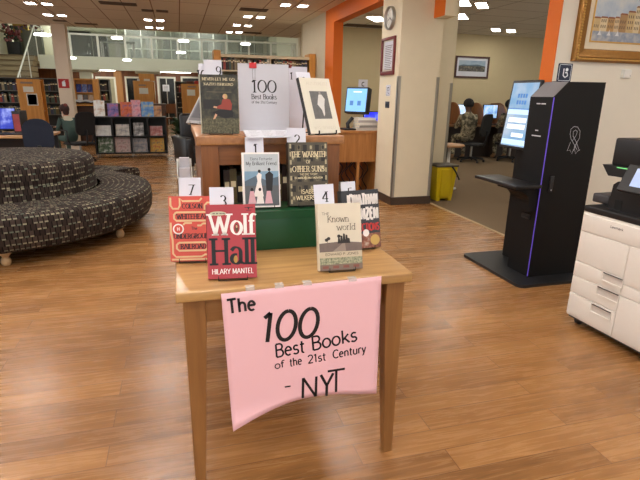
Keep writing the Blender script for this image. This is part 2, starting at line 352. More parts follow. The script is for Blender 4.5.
def text(mb, s, x, z, h, m, y=-0.0006, w=0.12, thin=None, serif=False, xs=1.0, gap=0.06, slant=0.0, align='c', rot=0.0, fit=None):
    """stroke lettering with its baseline at (x, z) in the local x-z plane, cap height h"""
    tot = sum(G[c][0] * xs + gap for c in s) - gap
    if fit: xs2 = (fit / h + gap - gap * len(s)) / max(1e-6, sum(G[c][0] for c in s)); xs = xs2; tot = fit / h
    ox = -tot / 2 if align == 'c' else (-tot if align == 'r' else 0)
    mb.ty = y; cr, sr = math.cos(rot), math.sin(rot); nib = 0.25
    def T(px, pz):
        qx = (ox + px) * h + slant * pz * h; qz = pz * h
        return (x + qx * cr - qz * sr, z + qx * sr + qz * cr)
    for c in s:
        wd, sts = G[c]
        for st in sts:
            pp = [T(px * xs, pz) for px, pz in st]
            stroke(mb, pp, w * h, m, None if thin is None else thin * h, nib)
            if serif:
                for e, q in ((0, 1), (-1, -2)):
                    (ax, az), (bx, bz) = st[e], st[q]
                    if abs(bz - az) > abs(bx - ax) * 1.2 and len(st) <= 3 or (len(st) > 3 and abs(bz - az) > 0.2 and abs(bx - ax) < 0.02):
                        if min(abs(az - k) for k in (0, X, 1)) < 0.02:
                            sw = w * 0.5 + 0.09; stroke(mb, [T(ax * xs - sw, az), T(ax * xs + sw, az)], (thin or w * 0.35) * h * 1.2, m)
        ox += wd * xs + gap
    return tot * h
# ------------------------------------------------------------------ palette
beige = mat('wall_paint', rgb(226, 214, 186), 0.75, var=0.03, scale=9, spec=0.25)
beige_room = mat('room_paint', rgb(206, 190, 152), 0.8, var=0.03, scale=9, spec=0.2)
cream = mat('cream_wall_paint', rgb(236, 229, 212), 0.7, var=0.02, scale=9, spec=0.25)
orange = mat('orange_paint', rgb(226, 112, 22), 0.6, var=0.03, scale=12)
dark_base = mat('dark_base', rgb(70, 54, 42), 0.6)
white_paint = mat('white_paint', rgb(232, 232, 222), 0.6, var=0.03)
offwhite = mat('balcony_white', rgb(214, 216, 198), 0.7, var=0.03)
steel = mat('brushed_steel', rgb(176, 174, 168), 0.35, 0.9)
black_plastic = mat('black_plastic', rgb(26, 26, 28), 0.45)
kiosk_black = mat('kiosk_black', rgb(9, 8, 8), 0.6, var=0.04, spec=0.3)
white_card = mat('white_card', rgb(214, 215, 226), 0.55, var=0.01)
ink = mat('black_ink', rgb(18, 17, 20), 0.5)
black_wire = mat('black_wire', rgb(22, 22, 22), 0.35, 0.3)
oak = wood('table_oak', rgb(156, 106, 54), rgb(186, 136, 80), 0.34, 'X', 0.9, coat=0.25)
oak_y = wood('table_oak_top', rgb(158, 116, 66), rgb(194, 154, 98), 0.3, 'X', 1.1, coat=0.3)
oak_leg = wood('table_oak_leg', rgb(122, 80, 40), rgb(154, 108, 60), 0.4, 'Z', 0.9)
desk_wood = wood('case_wood', rgb(112, 66, 30), rgb(150, 94, 46), 0.42, 'X', 0.9)
case_wood_z = wood('case_wood_upright', rgb(104, 60, 26), rgb(142, 88, 42), 0.42, 'Z', 0.9)
panel_wood = wood('end_panel_wood', rgb(200, 132, 50), rgb(226, 162, 78), 0.45, 'Z', 0.6)
paneling = wood('wall_paneling', rgb(92, 50, 22), rgb(132, 78, 38), 0.5, 'Z', 0.35)
paneling_pale = wood('wall_paneling_pale', rgb(176, 120, 66), rgb(204, 152, 96), 0.5, 'Z', 0.35)
paper = mat('paper', rgb(208, 209, 216), 0.6, var=0.02)
glass = mat('clear_glass', rgb(225, 240, 236), 0.05, var=0.0, alpha=0.16, spec=0.5)

# ------------------------------------------------------------------ the setting
CZ = 2.68
FLM = floor_material(); b = MB(); b.box(-6.2, 3.06, -3, 30, -0.1, 0, FLM); b.box(3.06, 4.6, 10.4, 30, -0.1, 0, FLM); b.box(3.06, 6.7, -3, 3.78, -0.1, 0, FLM); b.box(-10, -6.2, -3, 15.5, -.1, 0, FLM)
struct(b, 'floor', 'reddish wood plank floor', 'floor')
carpet = mat('carpet_pile', rgb(122, 104, 82), 0.95, var=0.16, scale=160, spec=0.1, bump=0.3)
b = MB(); b.prism([(3.06, 3.78), (12, 3.78), (12, 10.3), (2.66, 10.3), (2.66, 6.1), (3.06, 6.1)], -0.1, 0.006, carpet)
struct(b, 'floor_carpet', 'brown grey carpet of the computer room', 'floor')
b = MB(); b.box(3.045, 3.075, 3.63, 5.5, 0, 0.009, mat('threshold_strip', rgb(186, 160, 120), 0.5)); struct(b, 'trim_1', 'pale threshold strip between wood floor and carpet', 'trim')
ceil_m = ceiling_material('ceiling_tiles', rgb(242, 235, 218), rgb(156, 130, 104), 1.22, 0.445)
b = MB(); b.box(-10, 2.5, -3, 12.75, CZ, CZ + 0.35, ceil_m); b.box(2.5, 6.6, -3, 3.63, CZ, CZ + 0.35, ceil_m); b.box(2.5, 4.6, 10.4, 12.75, CZ, CZ + .35, ceil_m)
o = struct(b, 'ceiling', 'low tiled ceiling over the main floor', 'ceiling')
# turn the tile pattern so the long side runs along y
ceil_m.node_tree.nodes['Brick Texture'].id_data
def spin(m, offx=0.0, offy=0.0):
    nt = m.node_tree; br = [n for n in nt.nodes if n.type == 'TEX_BRICK'][0]; tc = [n for n in nt.nodes if n.type == 'TEX_COORD'][0]
    mp = nt.nodes.new('ShaderNodeMapping'); mp.inputs['Rotation'].default_value = (0, 0, PI / 2); mp.inputs['Location'].default_value = (offx, offy, 0)
    nt.links.new(tc.outputs['Object'], mp.inputs[0]); nt.links.new(mp.outputs[0], br.inputs['Vector'])
spin(ceil_m, 0.1, -0.11)
ceil_r = ceiling_material('room_ceiling_tiles', rgb(244, 240, 228), rgb(160, 152, 136), 1.22, 0.61)
b = MB(); b.box(2.5, 12, 3.63, 10.4, CZ, CZ + 0.35, ceil_r); struct(b, 'ceiling_computer_room', 'tiled ceiling of the computer room', 'ceiling')
# orange framed opening on the plane x = 2.5
b = MB(); b.box(2.5, 2.66, 8.131, 8.61, 0, CZ, orange); b.box(2.5, 2.66, 6.09, 8.131, 2.457, CZ, orange)
struct(b, 'trim_2', 'orange header and post framing the left opening', 'trim')
b = MB(); b.box(2.505, 2.66, 8.61, 9.75, 0, CZ, beige); struct(b, 'wall_opening_end', 'cream wall end left of the orange post', 'wall')
b = MB(); b.box(2.954, 3.2, 12.35, 12.6, 0, CZ, beige); struct(b, 'wall_far_column', 'narrow cream column behind the tall bookcase', 'wall')
# column with clock
b = MB(); b.box(2.506, 3.04, 5.52, 6.09, 0, CZ, beige); struct(b, 'wall_column', 'square cream column with the clock', 'wall')
b = MB(); b.box(2.494, 3.052, 5.508, 6.1, 0, 0.1, dark_base); struct(b, 'baseboard_column', 'dark baseboard around the square column', 'baseboard')
b = MB(); b.box(3.04, 3.48, 5.95, 6.09, 0, CZ, beige); struct(b, 'wall_pilaster', 'set back cream wall strip right of the square column', 'wall')
gm = mat('corner_guard', rgb(170, 168, 160), 0.35, 0.7)
b = MB()
for (x, y, z1) in ((2.506, 5.52, 1.55), (3.04, 5.52, 1.55), (3.48, 5.95, 1.5)):
    sx = 1 if x < 2.6 else -1
    b.box(min(x - sx * 0.004, x + sx * 0.035), max(x - sx * 0.004, x + sx * 0.035), y - 0.004, y, 0.1, z1, gm)
    b.box(min(x - sx * 0.004, x), max(x - sx * 0.004, x), y - 0.004, y + 0.035, 0.1, z1, gm)
struct(b, 'trim_3', 'metal corner guards on the column edges', 'trim')
b = MB(); b.box(2.905, 2.912, 5.28, 5.52, 2.195, CZ, orange); b.box(2.912, 3.06, 5.28, 5.519, 2.195, CZ, beige)
struct(b, 'trim_4', 'short bulkhead with orange side on the column', 'trim')
# wall behind the self checkout kiosk
b = MB(); b.box(3.066, 6.6, 3.63, 3.78, 0, CZ, cream); struct(b, 'wall_painting', 'cream wall behind kiosk and printer', 'wall')
b = MB(); b.box(3.055, 3.066, 3.628, 3.782, 0, CZ, orange); b.box(3.06, 3.0665, 3.628, 3.782, 2.45, CZ, orange); struct(b, 'trim_5', 'orange wall end beside the kiosk', 'trim')
b = MB(); b.box(3.068, 6.6, 3.618, 3.63, 0, 0.1, dark_base); struct(b, 'baseboard_painting', 'dark baseboard behind the kiosk', 'baseboard')
b = MB(); b.box(2.5, 12, 10.3, 10.4, 0, CZ, beige_room); struct(b, 'wall_computer_room', 'tan back wall of the computer room', 'wall')
b = MB(); b.box(12, 12.1, 3.63, 10.4, 0, CZ, beige_room); struct(b, 'wall_right', 'tan right wall of the computer room', 'wall')
b = MB(); b.box(6.6, 6.7, -3, 3.63, 0, CZ, cream); struct(b, 'wall_right_front', 'cream wall right of the printer', 'wall')
b = MB(); b.box(-6.3, -6.2, 15.5, 30, 0, 5.8, cream); struct(b, 'wall_left', 'white wall at the left', 'wall')
# atrium shell
b = MB(); b.box(4.6, 4.7, 10.4, 30, 0, 5.8, cream); b.box(2.505, 2.66, 9.751, 10.4, 0, CZ, beige); struct(b, 'wall_atrium', 'cream wall right of the atrium', 'wall')
b = MB(); b.box(-6.2, 4.6, 12.75, 20, 5.5, 5.6, offwhite); struct(b, 'ceiling_atrium', 'high white ceiling of the atrium', 'ceiling')
upc = ceiling_material('upper_ceiling_tiles', rgb(226, 226, 212), rgb(150, 146, 130), 1.22, 0.61)
b = MB(); b.box(-6.2, 4.6, 20, 28, 4.05, 4.15, upc); b.box(-6.2, 4.6, 19.95, 20, 4.05, 5.5, offwhite); struct(b, 'ceiling_upper_floor', 'white ceiling of the upper floor', 'ceiling')
b = MB(); b.box(-6.2, 4.6, 12.7, 12.76, CZ + 0.35, 5.6, offwhite); struct(b, 'wall_atrium_front', 'white wall above the ceiling edge', 'wall')
SLB = 20.0
b = MB(); b.box(-4.55, 4.6, SLB, 28, 2.12, 2.46, offwhite); b.box(-4.6, 4.6, SLB - 0.06, SLB, 2.05, 2.5, offwhite); struct(b, 'floor_balcony', 'white balcony slab of the upper floor', 'floor')
b = MB(); b.box(-6.2, 4.6, 27.9, 28, 2.46, 4.05, mat('upper_back_paint', rgb(170, 170, 156), 0.8)); struct(b, 'wall_upper_back', 'pale back wall of the upper floor', 'wall')
WY = 22.0
b = MB()
b.box(-6.2, 4.6, WY, WY + 0.12, 0, 2.12, paneling)
struct(b, 'wall_back', 'dark wood panelled back wall under the balcony', 'wall')
b = MB(); x0, x1 = AX(115, 90, 1, WY - .02).x, AX(123, 90, 1, WY - .02).x
b.box(x0, x1, WY - 0.02, WY - 0.001, 0, 2.1, paneling_pale); struct(b, 'trim_6', 'pale wood wall panel between two doorways', 'trim')
doorglass = mat('dark_door_glass', rgb(22, 26, 24), 0.15, var=0.2, scale=3); bright = mat('lit_room_beyond', rgb(168, 164, 140), 0.8, var=0.2, scale=2)
for k, (u0, u1, gm_, nm) in enumerate(((96, 116, bright, 'bright doorway with a pale frame in the wood wall'), (125, 146, doorglass, 'dark glass doorway left in the wood wall'), (157, 176, doorglass, 'dark glass door with a paper notice'), (181, 206, doorglass, 'dark glass doorway behind the wooden end panel'))):
    x0, x1 = AX(u0, 84, 1, WY - 0.04).x, AX(u1, 84, 1, WY - 0.04).x
    b = MB(); zt = AX((u0 + u1) / 2, 78.5, 1, WY - 0.04).z; w = 0.07
    b.box(x0, x0 + w, WY - 0.05, WY - 0.001, 0, zt, white_paint); b.box(x1 - w, x1, WY - 0.05, WY - 0.001, 0, zt, white_paint); b.box(x0, x1, WY - 0.05, WY - 0.001, zt, zt + w, white_paint)
    b.box(x0 + w, x1 - w, WY - 0.03, WY - 0.001, 0.02, zt, gm_)
    if k == 2:
        b.box(x0 + w, x0 + w + 0.05, WY - 0.035, WY - 0.03, 0.02, zt, steel); b.box((x0 + x1) / 2 - .02, (x0 + x1) / 2 + .02, WY - 0.037, WY - 0.03, 0.02, zt, steel)
    struct(b, 'door_%d' % (k + 1), nm, 'door')
for u in (86, 148):
    b = MB(); x = AX(u, 72, 1, SLB + 0.4).x; b.box(x - .2, x + .2, SLB + 0.2, SLB + 0.6, 0, 1.98, offwhite); b.box(x - .45, x + .45, SLB + 0.15, SLB + 0.65, 1.98, 2.12, offwhite)
    struct(b, 'wall_pier', 'cream pier carrying the balcony, %s' % ('behind the magazine shelf' if u < 100 else 'behind the middle end panel'), 'wall')
# tall leaning-looking column at the left
b = MB(); xa, xb = AX(58, 75, 1, 12.45).x, AX(71.5, 75, 1, 12.45).x; b.box(xa, xb, 12.3, 12.6, 0, CZ, mat('column_paint', rgb(224, 208, 186), 0.7, var=0.03, scale=9)); struct(b, 'wall_left_column', 'slim cream column with the red sign', 'wall')
COLX = (xa, xb)

# ------------------------------------------------------------------ lights
warm = (1.0, 0.86, 0.68)
def emit(name, col, s):
    m = bpy.data.materials.new(name); m.use_nodes = True; nt = m.node_tree; nt.nodes.remove(nt.nodes['Principled BSDF'])
    e = nd(nt, 'ShaderNodeEmission', Strength=s); e.inputs['Color'].default_value = col + (1,); nt.links.new(e.outputs[0], nt.nodes['Material Output'].inputs[0]); return m
diff_main = emit('square_diffuser', (1.0, 0.96, 0.93), 28)
diff_room = emit('panel_diffuser', (1.0, 0.95, 0.86), 18)
frame_m = mat('fixture_frame', rgb(225, 215, 200), 0.5)
def fixture(w, d, dm, label, cat, group, name='ceiling_light'):
    t = thing(name, label, cat, (0, 0, CZ), 0, group)
    b = MB(); e = 0.018
    b.box(-w / 2 - e, w / 2 + e, -d / 2 - e, -d / 2, -0.012, 0, frame_m); b.box(-w / 2 - e, w / 2 + e, d / 2, d / 2 + e, -0.012, 0, frame_m)
    b.box(-w / 2 - e, -w / 2, -d / 2, d / 2, -0.012, 0, frame_m); b.box(w / 2, w / 2 + e, -d / 2, d / 2, -0.012, 0, frame_m); b.build('frame', t)
    b = MB(); b.box(-w / 2, w / 2, -d / 2, d / 2, -0.008, 0, dm); b.build('diffuser', t)
    return t
spots = []
def pos(x, y): return (x, y, CZ - 0.0005)
lights = [(-2.227, 9.62, 'rear left of the left cluster'), (-1.98, 9.6, 'rear right of the left cluster'),
          (-2.262, 10.92, 'far left of the left cluster'), (-2.02, 10.9, 'far right of the left cluster'),
          (-0.48, 10.84, 'near left of the middle cluster beside two small vents'), (-0.255, 10.83, 'near right of the middle cluster'), (-0.52, 12.05, 'far left of the middle cluster'), (-0.295, 12.04, 'far right of the middle cluster'),
          (1.315, 9.64, 'nearest left of the six right lights'), (1.549, 9.65, 'nearest right of the six right lights'), (1.252, 10.88, 'middle left of the six right lights'), (1.486, 10.9, 'middle right of the six right lights'), (1.22, 12.15, 'farthest left of the six right lights'), (1.438, 12.12, 'farthest right of the six right lights'),
          (1.718, 8.21, 'large looking left one nearest the orange header'), (1.998, 8.2, 'large looking right one nearest the orange header')]
lt0 = fixture(0.135, 0.2, diff_main, 'x', 'light', 'square ceiling lights')
for i, (x, y, d) in enumerate(lights):
    lab = 'small square recessed ceiling light, ' + d
    o = lt0 if i == 0 else dup(lt0, pos(x, y))
    o.location = pos(x, y); o['label'] = lab
# the same fixtures continue overhead, outside the frame
for gx in (-4.0, -2.1, -0.37, 1.4):
    for gy in (-1.6, 0.4, 2.4, 4.4, 6.4):
        for dx in (-0.12, 0.12):
            o = dup(lt0, pos(gx + dx, gy), label='small square recessed ceiling light overhead, outside the view')
            o.scale = (1.45, 2.2, 1)
for gx in (3.4, 5.0):
    for gy in (-0.5, 1.9):
        dup(lt0, pos(gx, gy), label='small square recessed ceiling light overhead, outside the view').scale = (1.6, 2.2, 1)
rl0 = fixture(0.5, 0.16, diff_room, 'x', 'light', 'computer room ceiling lights')
rooms = [((464, 2.5), 'slim bright ceiling light panel at the top beside the bulkhead, left one'), ((482, 5), 'slim bright ceiling light panel at the top beside the bulkhead, right one'), ((496, 29.5), 'slim far ceiling light panel in the computer room, left one'), ((511, 30.5), 'slim far ceiling light panel in the computer room, right one')]
for i, (p, lab) in enumerate(rooms):
    q = P(p[0], p[1], CZ); o = rl0 if i == 0 else dup(rl0, q)
    o.location = pos(q.x, q.y); o['label'] = lab; o.rotation_euler.z = 0.9
for x, y in ((8.6, 8.6), (8.6, 5.6), (4.2, 4.8), (4.8, 8.2), (3.6, 9.0)):
    o = dup(rl0, pos(x, y), label='slim ceiling light panel of the computer room, out of view'); o.scale = (1.2, 1.6, 1)
# vents
ventm = mat('vent_grille', rgb(92, 74, 58), 0.6); ventd = mat('vent_dark', rgb(44, 34, 28), 0.8)
def vent(x, y, w, d, lab):
    t = thing('ceiling_vent', lab, 'vent', (x, y, CZ), 0, 'ceiling air vents')
    b = MB(); b.box(-w / 2, w / 2, -d / 2, d / 2, -0.004, 0, ventd); b.build('backing', t)
    b = MB(); e = 0.02
    b.box(-w / 2, w / 2, -d / 2, -d / 2 + e, -0.014, -0.004, ventm); b.box(-w / 2, w / 2, d / 2 - e, d / 2, -0.014, -0.004, ventm)
    b.box(-w / 2, -w / 2 + e, -d / 2 + e, d / 2 - e, -0.014, -0.004, ventm); b.box(w / 2 - e, w / 2, -d / 2 + e, d / 2 - e, -0.014, -0.004, ventm)
    b.build('frame', t)
    b = MB(); n = 5
    for k in range(1, n): yy = -d / 2 + d * k / n; b.box(-w / 2 + e, w / 2 - e, yy - 0.012, yy + 0.012, -0.012, -0.004, ventm)
    b.build('grille', t)
vent(-0.84, 9.12, 0.56, 0.22, 'dark slatted ceiling vent at the top edge left of the middle')
vent(-0.42, 9.66, 0.2, 0.16, 'small dark ceiling vent, left of the pair before the middle lights'); vent(-0.18, 9.64, 0.2, 0.16, 'small dark ceiling vent, right of the pair before the middle lights')
vent(1.31, 8.87, 0.46, 0.24, 'dark slatted ceiling vent nearest the six right lights')
vent(-2.22, 11.72, 0.24, 0.16, 'small dark ceiling vent nearest the slim column'); vent(-1.78, 12.02, 0.44, 0.14, 'dark slot vent along the ceiling edge')
vent(1.75, 12.1, 0.4, 0.2, 'dark slatted ceiling vent beside the farthest right lights')
q = P(354, 25, CZ); vent(q.x + .3, q.y, 1.0, 0.3, 'dark ceiling vent seen through the orange framed opening')
# unseen ceiling panels added to light the atrium and the upper floor
pend_m = emit('pendant_diffuser', (1.0, 0.99, 0.92), 9)
up = emit('fill_panel_emission', (0.97, 1.0, 0.93), 6)
for i, (x, y, z, w, d) in enumerate(((-3.6, 16.4, 5.495, 1.2, 2.4), (-0.2, 16.4, 5.495, 1.2, 2.4), (-4.4, 24, 4.045, 1.2, 2.4), (-1.6, 24, 4.045, 1.2, 2.4), (1.2, 24, 4.045, 1.2, 2.4))):
    b = MB(); b.box(-w / 2, w / 2, -d / 2, d / 2, -0.02, 0, up)
    tag(b.build('fill_light_panel', loc=(x, y, z)), 'large unseen panel added to light the atrium and upper floor', 'light', 'added fill light panels')
for i, (u, v) in enumerate(((98, 74.5), (175, 75.5))):
    q = AX(u, v, 1, 20.9); b = MB(); b.box(-0.6, 0.6, -0.14, 0.14, -0.05, 0, emit('soffit_diffuser_%d' % i, (1.0, 0.95, 0.85), 14))
    tag(b.build('strip_light', loc=(q.x, 20.9, 2.115)), 'slim strip light under the balcony, %s' % ('left one' if i == 0 else 'right one'), 'light', 'balcony strip lights')
w = bpy.data.worlds.new('world'); sc.world = w; w.use_nodes = True; w.node_tree.nodes['Background'].inputs[0].default_value = (0.96, 0.98, 1.0, 1); w.node_tree.nodes['Background'].inputs[1].default_value = 0.95
# ------------------------------------------------------------------ display table
TZ = 0.745
t = thing('display_table', 'light oak table with the pink poster taped to its front edge', 'table', (0.345, 2.165, 0))
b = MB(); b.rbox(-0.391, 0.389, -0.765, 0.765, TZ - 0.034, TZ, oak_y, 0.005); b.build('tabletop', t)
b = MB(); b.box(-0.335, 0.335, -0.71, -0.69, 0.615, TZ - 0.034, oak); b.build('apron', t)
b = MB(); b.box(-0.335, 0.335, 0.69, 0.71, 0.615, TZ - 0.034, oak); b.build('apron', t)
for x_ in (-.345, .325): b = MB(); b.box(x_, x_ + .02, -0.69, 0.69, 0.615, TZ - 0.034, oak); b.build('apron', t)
for sx in (-1, 1):
    for sy in (-1, 1):
        b = MB(); n = 4; prof = []
        tw, bw = 0.034, 0.0175
        tx, ty = sx * 0.337, sy * 0.712; bx, by = sx * 0.352, sy * 0.724
        vs = [(bx + i * bw, by + j * bw, 0.0) for i, j in ((-1, -1), (1, -1), (1, 1), (-1, 1))] + [(tx + i * tw, ty + j * tw, 0.62) for i, j in ((-1, -1), (1, -1), (1, 1), (-1, 1))] + [(tx + i * tw, ty + j * tw, TZ - 0.034) for i, j in ((-1, -1), (1, -1), (1, 1), (-1, 1))]
        fs = [(3, 2, 1, 0), (8, 9, 10, 11)] + [(k * 4 + i, k * 4 + (i + 1) % 4, k * 4 + 4 + (i + 1) % 4, k * 4 + 4 + i) for k in (0, 1) for i in range(4)]
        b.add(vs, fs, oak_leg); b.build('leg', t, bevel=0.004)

# ------------------------------------------------------------------ pink poster
pink = mat('pink_paper', rgb(236, 188, 194), 0.7, var=0.012, scale=6, spec=0.2)
YP = 1.3935
tl, tr = AX(221, 294, 1, YP), AX(381.5, 276, 1, YP); bl, br_ = AX(232.5, 427.5, 1, YP), AX(376.5, 393.5, 1, YP)
t = thing('poster', 'pink paper poster with black handwriting hanging from the oak table', 'poster', (0, 0, 0))
N, Mr = 28, 22; vs = []
for j in range(Mr + 1):
    f = j / Mr
    for i in range(N + 1):
        g = i / N; top = tl.lerp(tr, g); bot = bl.lerp(br_, g)
        p = top.lerp(bot, f); lift = 0.0
        bow = math.sin(PI * g) * 0.035 * max(0, f - 0.55) / 0.45
        p.z += bow + 0.014 * math.sin(PI * min(1, g * 1.15)) * max(0, f - 0.6) / 0.4
        k = max(0, (f - 0.86) / 0.14)
        p.y -= 0.022 * k * k * max(0, 1 - g / .42) ** 1.5
        vs.append(p)
fs = [(j * (N + 1) + i, j * (N + 1) + N + 1 + i, j * (N + 1) + N + 2 + i, j * (N + 1) + i + 1) for j in range(Mr) for i in range(N)]
b = MB(); b.add(vs, fs, pink, True); o = b.build('sheet', t)
s_ = o.modifiers.new('thickness', 'SOLIDIFY'); s_.thickness = 0.0004; s_.offset = -1
def ptext(s, p0, p1, hpx, w, **k):
    a, c = AX(p0[0], p0[1], 1, YP - .001), AX(p1[0], p1[1], 1, YP - .001)
    q = AX(p0[0], p0[1] - hpx, 1, YP - .001)
    b = MB(); text(b, s, a.x, a.z, (q - a).length, ink, y=YP - 0.0012, w=w, align='l', rot=math.atan2(c.z - a.z, c.x - a.x), fit=(c - a).length, **k); b.build('handwriting', t)
ptext('The', (228, 314), (256, 309.5), 14, 0.17)
ptext('100', (260, 343), (317, 336), 29, 0.13, slant=0.12)
ptext('Best', (275.5, 357.5), (305, 352), 13, 0.13); ptext('Books', (312, 350.5), (357.5, 340.5), 13.5, 0.13)
ptext('of', (275, 369), (284.5, 367), 7, 0.14); ptext('the', (290, 366.5), (302, 364), 8, 0.13); ptext('21st', (308, 363.5), (326, 360), 8, 0.13); ptext('Century', (333, 358.5), (366, 352), 8, 0.14)
ptext('-', (284.5, 391), (291, 390), 10, 0.14); ptext('N', (300.5, 398.5), (318, 396), 20, 0.11); ptext('Y', (320, 397), (333, 395), 22, 0.11); ptext('T', (327, 393.5), (345, 390.5), 22, 0.1)
tape = mat('clear_tape', rgb(240, 236, 230), 0.2, alpha=0.35)
for u, v in ((250, 290.5), (307, 284), (352, 279), (279, 287)):
    q = AX(u, v, 1, 1.40); b = MB(); b.box(-0.014, 0.014, -0.0005, 0.014, 0, 0.0006, tape); b.box(-0.014, 0.014, -0.0075, -0.0068, -0.010, 0.0006, tape); b.box(-0.014, 0.014, -0.0075, 0.0, 0.0, 0.0006, tape)
    b.build('tape', t, loc=(q.x, 1.4, TZ + 0.0004))

# ------------------------------------------------------------------ books on wire stands
pages = mat('page_block', rgb(226, 216, 192), 0.8, var=0.06, scale=300)
def book_case(b, W, H, T, cov, spine=None, ov=0.003):
    """hardback: two boards and a rounded spine (on the left) around a page block; front at y=0"""
    sp = spine or cov
    b.box(0, W, 0, 0.003, 0, H, cov); b.box(0, W, T - 0.003, T, 0, H, cov)
    pts = [(0, 0), (-0.003, T * 0.15), (-0.0045, T * 0.5), (-0.003, T * 0.85), (0, T), (0.003, T - 0.002), (0.003, 0.002)]
    b.prism(pts[::-1], 0, H, sp)
    return b
def wire_stand(H, T, lean, r=.0014):
    b = MB(); z0 = 0.0025; c, s = math.cos(lean), math.sin(lean)
    for x in (-0.045, 0.045):
        yb = T + 0.008
        b.tube([(x, -0.012, 0.020), (x, -0.012, 0.008), (x, -0.008, 0.0035), (x, yb * 0.98, 0.0035), (x, yb + s * 0.03, 0.02), (x, yb + s * H * 0.62, c * H * 0.62), (x, yb + s * H * 0.62 + 0.012, c * H * 0.62 - 0.004), (x, yb + 0.085, z0)], r, black_wire, 6)
    b.tube([(-0.045, T + 0.008 + s * H * 0.62, c * H * 0.62), (0.045, T + 0.008 + s * H * 0.62, c * H * 0.62)], r, black_wire, 6)
    b.tube([(-0.045, T + 0.093, z0), (0.045, T + 0.093, z0)], r, black_wire, 6); b.tube([(-0.045, -0.006, 0.0034), (0.045, -0.006, 0.0034)], r, black_wire, 6)
    return b
GB, GC, GS = 'books on wire stands', 'white number cards', 'wire book stands'
def show_book(label, slabel, base, yaw, lean, W, H, T, cov, design, spine=None, wire=.0014):
    """base = front bottom centre on the surface; returns local frame"""
    st = thing('book_stand', slabel, 'stand', base, yaw, GS); wire_stand(H, T, lean, wire).build('wire_frame', st)
    M = Matrix.Translation(base) @ Matrix.Rotation(yaw, 4, 'Z') @ Matrix.Translation((0, 0, 0.0068)) @ Matrix.Rotation(-lean, 4, 'X') @ Matrix.Translation((-W / 2, 0, 0))
    r = thing('book', label, 'book', (0, 0, 0), 0, GB); r.matrix_world = M
    b = MB(); book_case(b, W, H, T, cov, spine); design(b, W, H); b.build('cover', r)
    b = MB(); b.box(0.0032, W - 0.003, 0.0032, T - 0.0032, 0.003, H - 0.003, pages); b.build('page_block', r)
    return M
def card(num, label, M, T, x0, x1, z1, z0=0.03, hnum=0.03, tilt=0.0, numx=0.5, numz=None, front=True):
    """paper card tucked behind a book, in the book's own frame"""
    r = thing('number_card', label, 'card', (0, 0, 0), 0, GC); r.matrix_world = M @ Matrix.Translation((x0, T + 0.0012, z0)) @ Matrix.Rotation(tilt, 4, 'Y')
    b = MB(); b.box(0, x1 - x0, 0, 0.0009, 0, z1 - z0, white_card)
    b.build('card_sheet', r)
    if num:
        b = MB(); text(b, num, (x1 - x0) * numx, (z1 - z0) - (numz or hnum * 1.75), hnum, ink, y=-0.0005, w=0.15, thin=0.05, serif=True); b.build('printed_number', r)
    return r
# --- red novel (1st row, left of centre)
red = mat('red_jacket', rgb(172, 42, 50), 0.32, var=0.05, coat=0.5); wht = mat('print_white', rgb(240, 234, 228), 0.4, var=0.01); blk = mat('print_black', rgb(22, 18, 20), 0.4)
gold = mat('print_gold', rgb(206, 170, 92), 0.4); cream_p = mat('print_cream', rgb(238, 222, 180), 0.45)
def d_wolf(b, W, H):
    text(b, 'Wolf', W * .52, H * .6, H * .27, wht, w=.165, thin=.06, serif=True, fit=W * .94)
    text(b, 'Hall', W * .52, H * .2, H * .34, blk, w=.16, thin=.07, serif=True, fit=W * .9)
    text(b, 'HILARY MANTEL', W * .5, H * .065, H * .07, wht, w=.15, thin=.07, fit=W * .86)
    b.disc(W * .605, H * .685, W * .035, H * .055, -.001, mat('portrait_brown', rgb(92, 60, 42), .5)); b.disc(W * .605, H * .705, W * .018, H * .018, -.0014, mat('skin_print', rgb(206, 160, 126), .5))
    b.disc(W * .565, H * .262, W * .04, H * .05, -.001, mat('portrait_gold', rgb(176, 136, 62), .5))
    b.disc(W * .23, H * .885, W * .17, H * .028, -.0008, mat('sticker', rgb(196, 190, 160), .4)); [b.rect(W * x_, W * (x_ + .05), H * .876, H * .893, -.0012, mat('sticker_print', rgb(120, 116, 100), .5)) for x_ in (.12, .19, .26, .32)]
    b.rect(W * .78, W * .96, H * .955, H * .963, -.0008, blk); b.flat([(W * .84, H * .955), (W * .86, H * .925), (W * .88, H * .955)], -.0008, blk); b.rect(W * .81, W * .92, H * .918, H * .925, -.0008, blk)
def base_of(bl, br, z, W):
    a, c = P(bl[0], bl[1], z + .008), P(br[0], br[1], z + .008); d = (c - a).normalized(); ctr = (a + c) / 2
    return Vector((ctr.x, ctr.y, z)), math.atan2(d.y, d.x)
bs, yw = base_of((209, 279), (257, 277), TZ, .152)
M = show_book('red hardback with huge white and black title letters on the table front', 'wire stand holding the red hardback with huge title letters', bs, yw, 0.2, .152, .236, .042, red, d_wolf)
card('3', 'white card with printed number 3 behind the red hardback', M, .042, .008, .085, .292, hnum=.036, numx=.56)
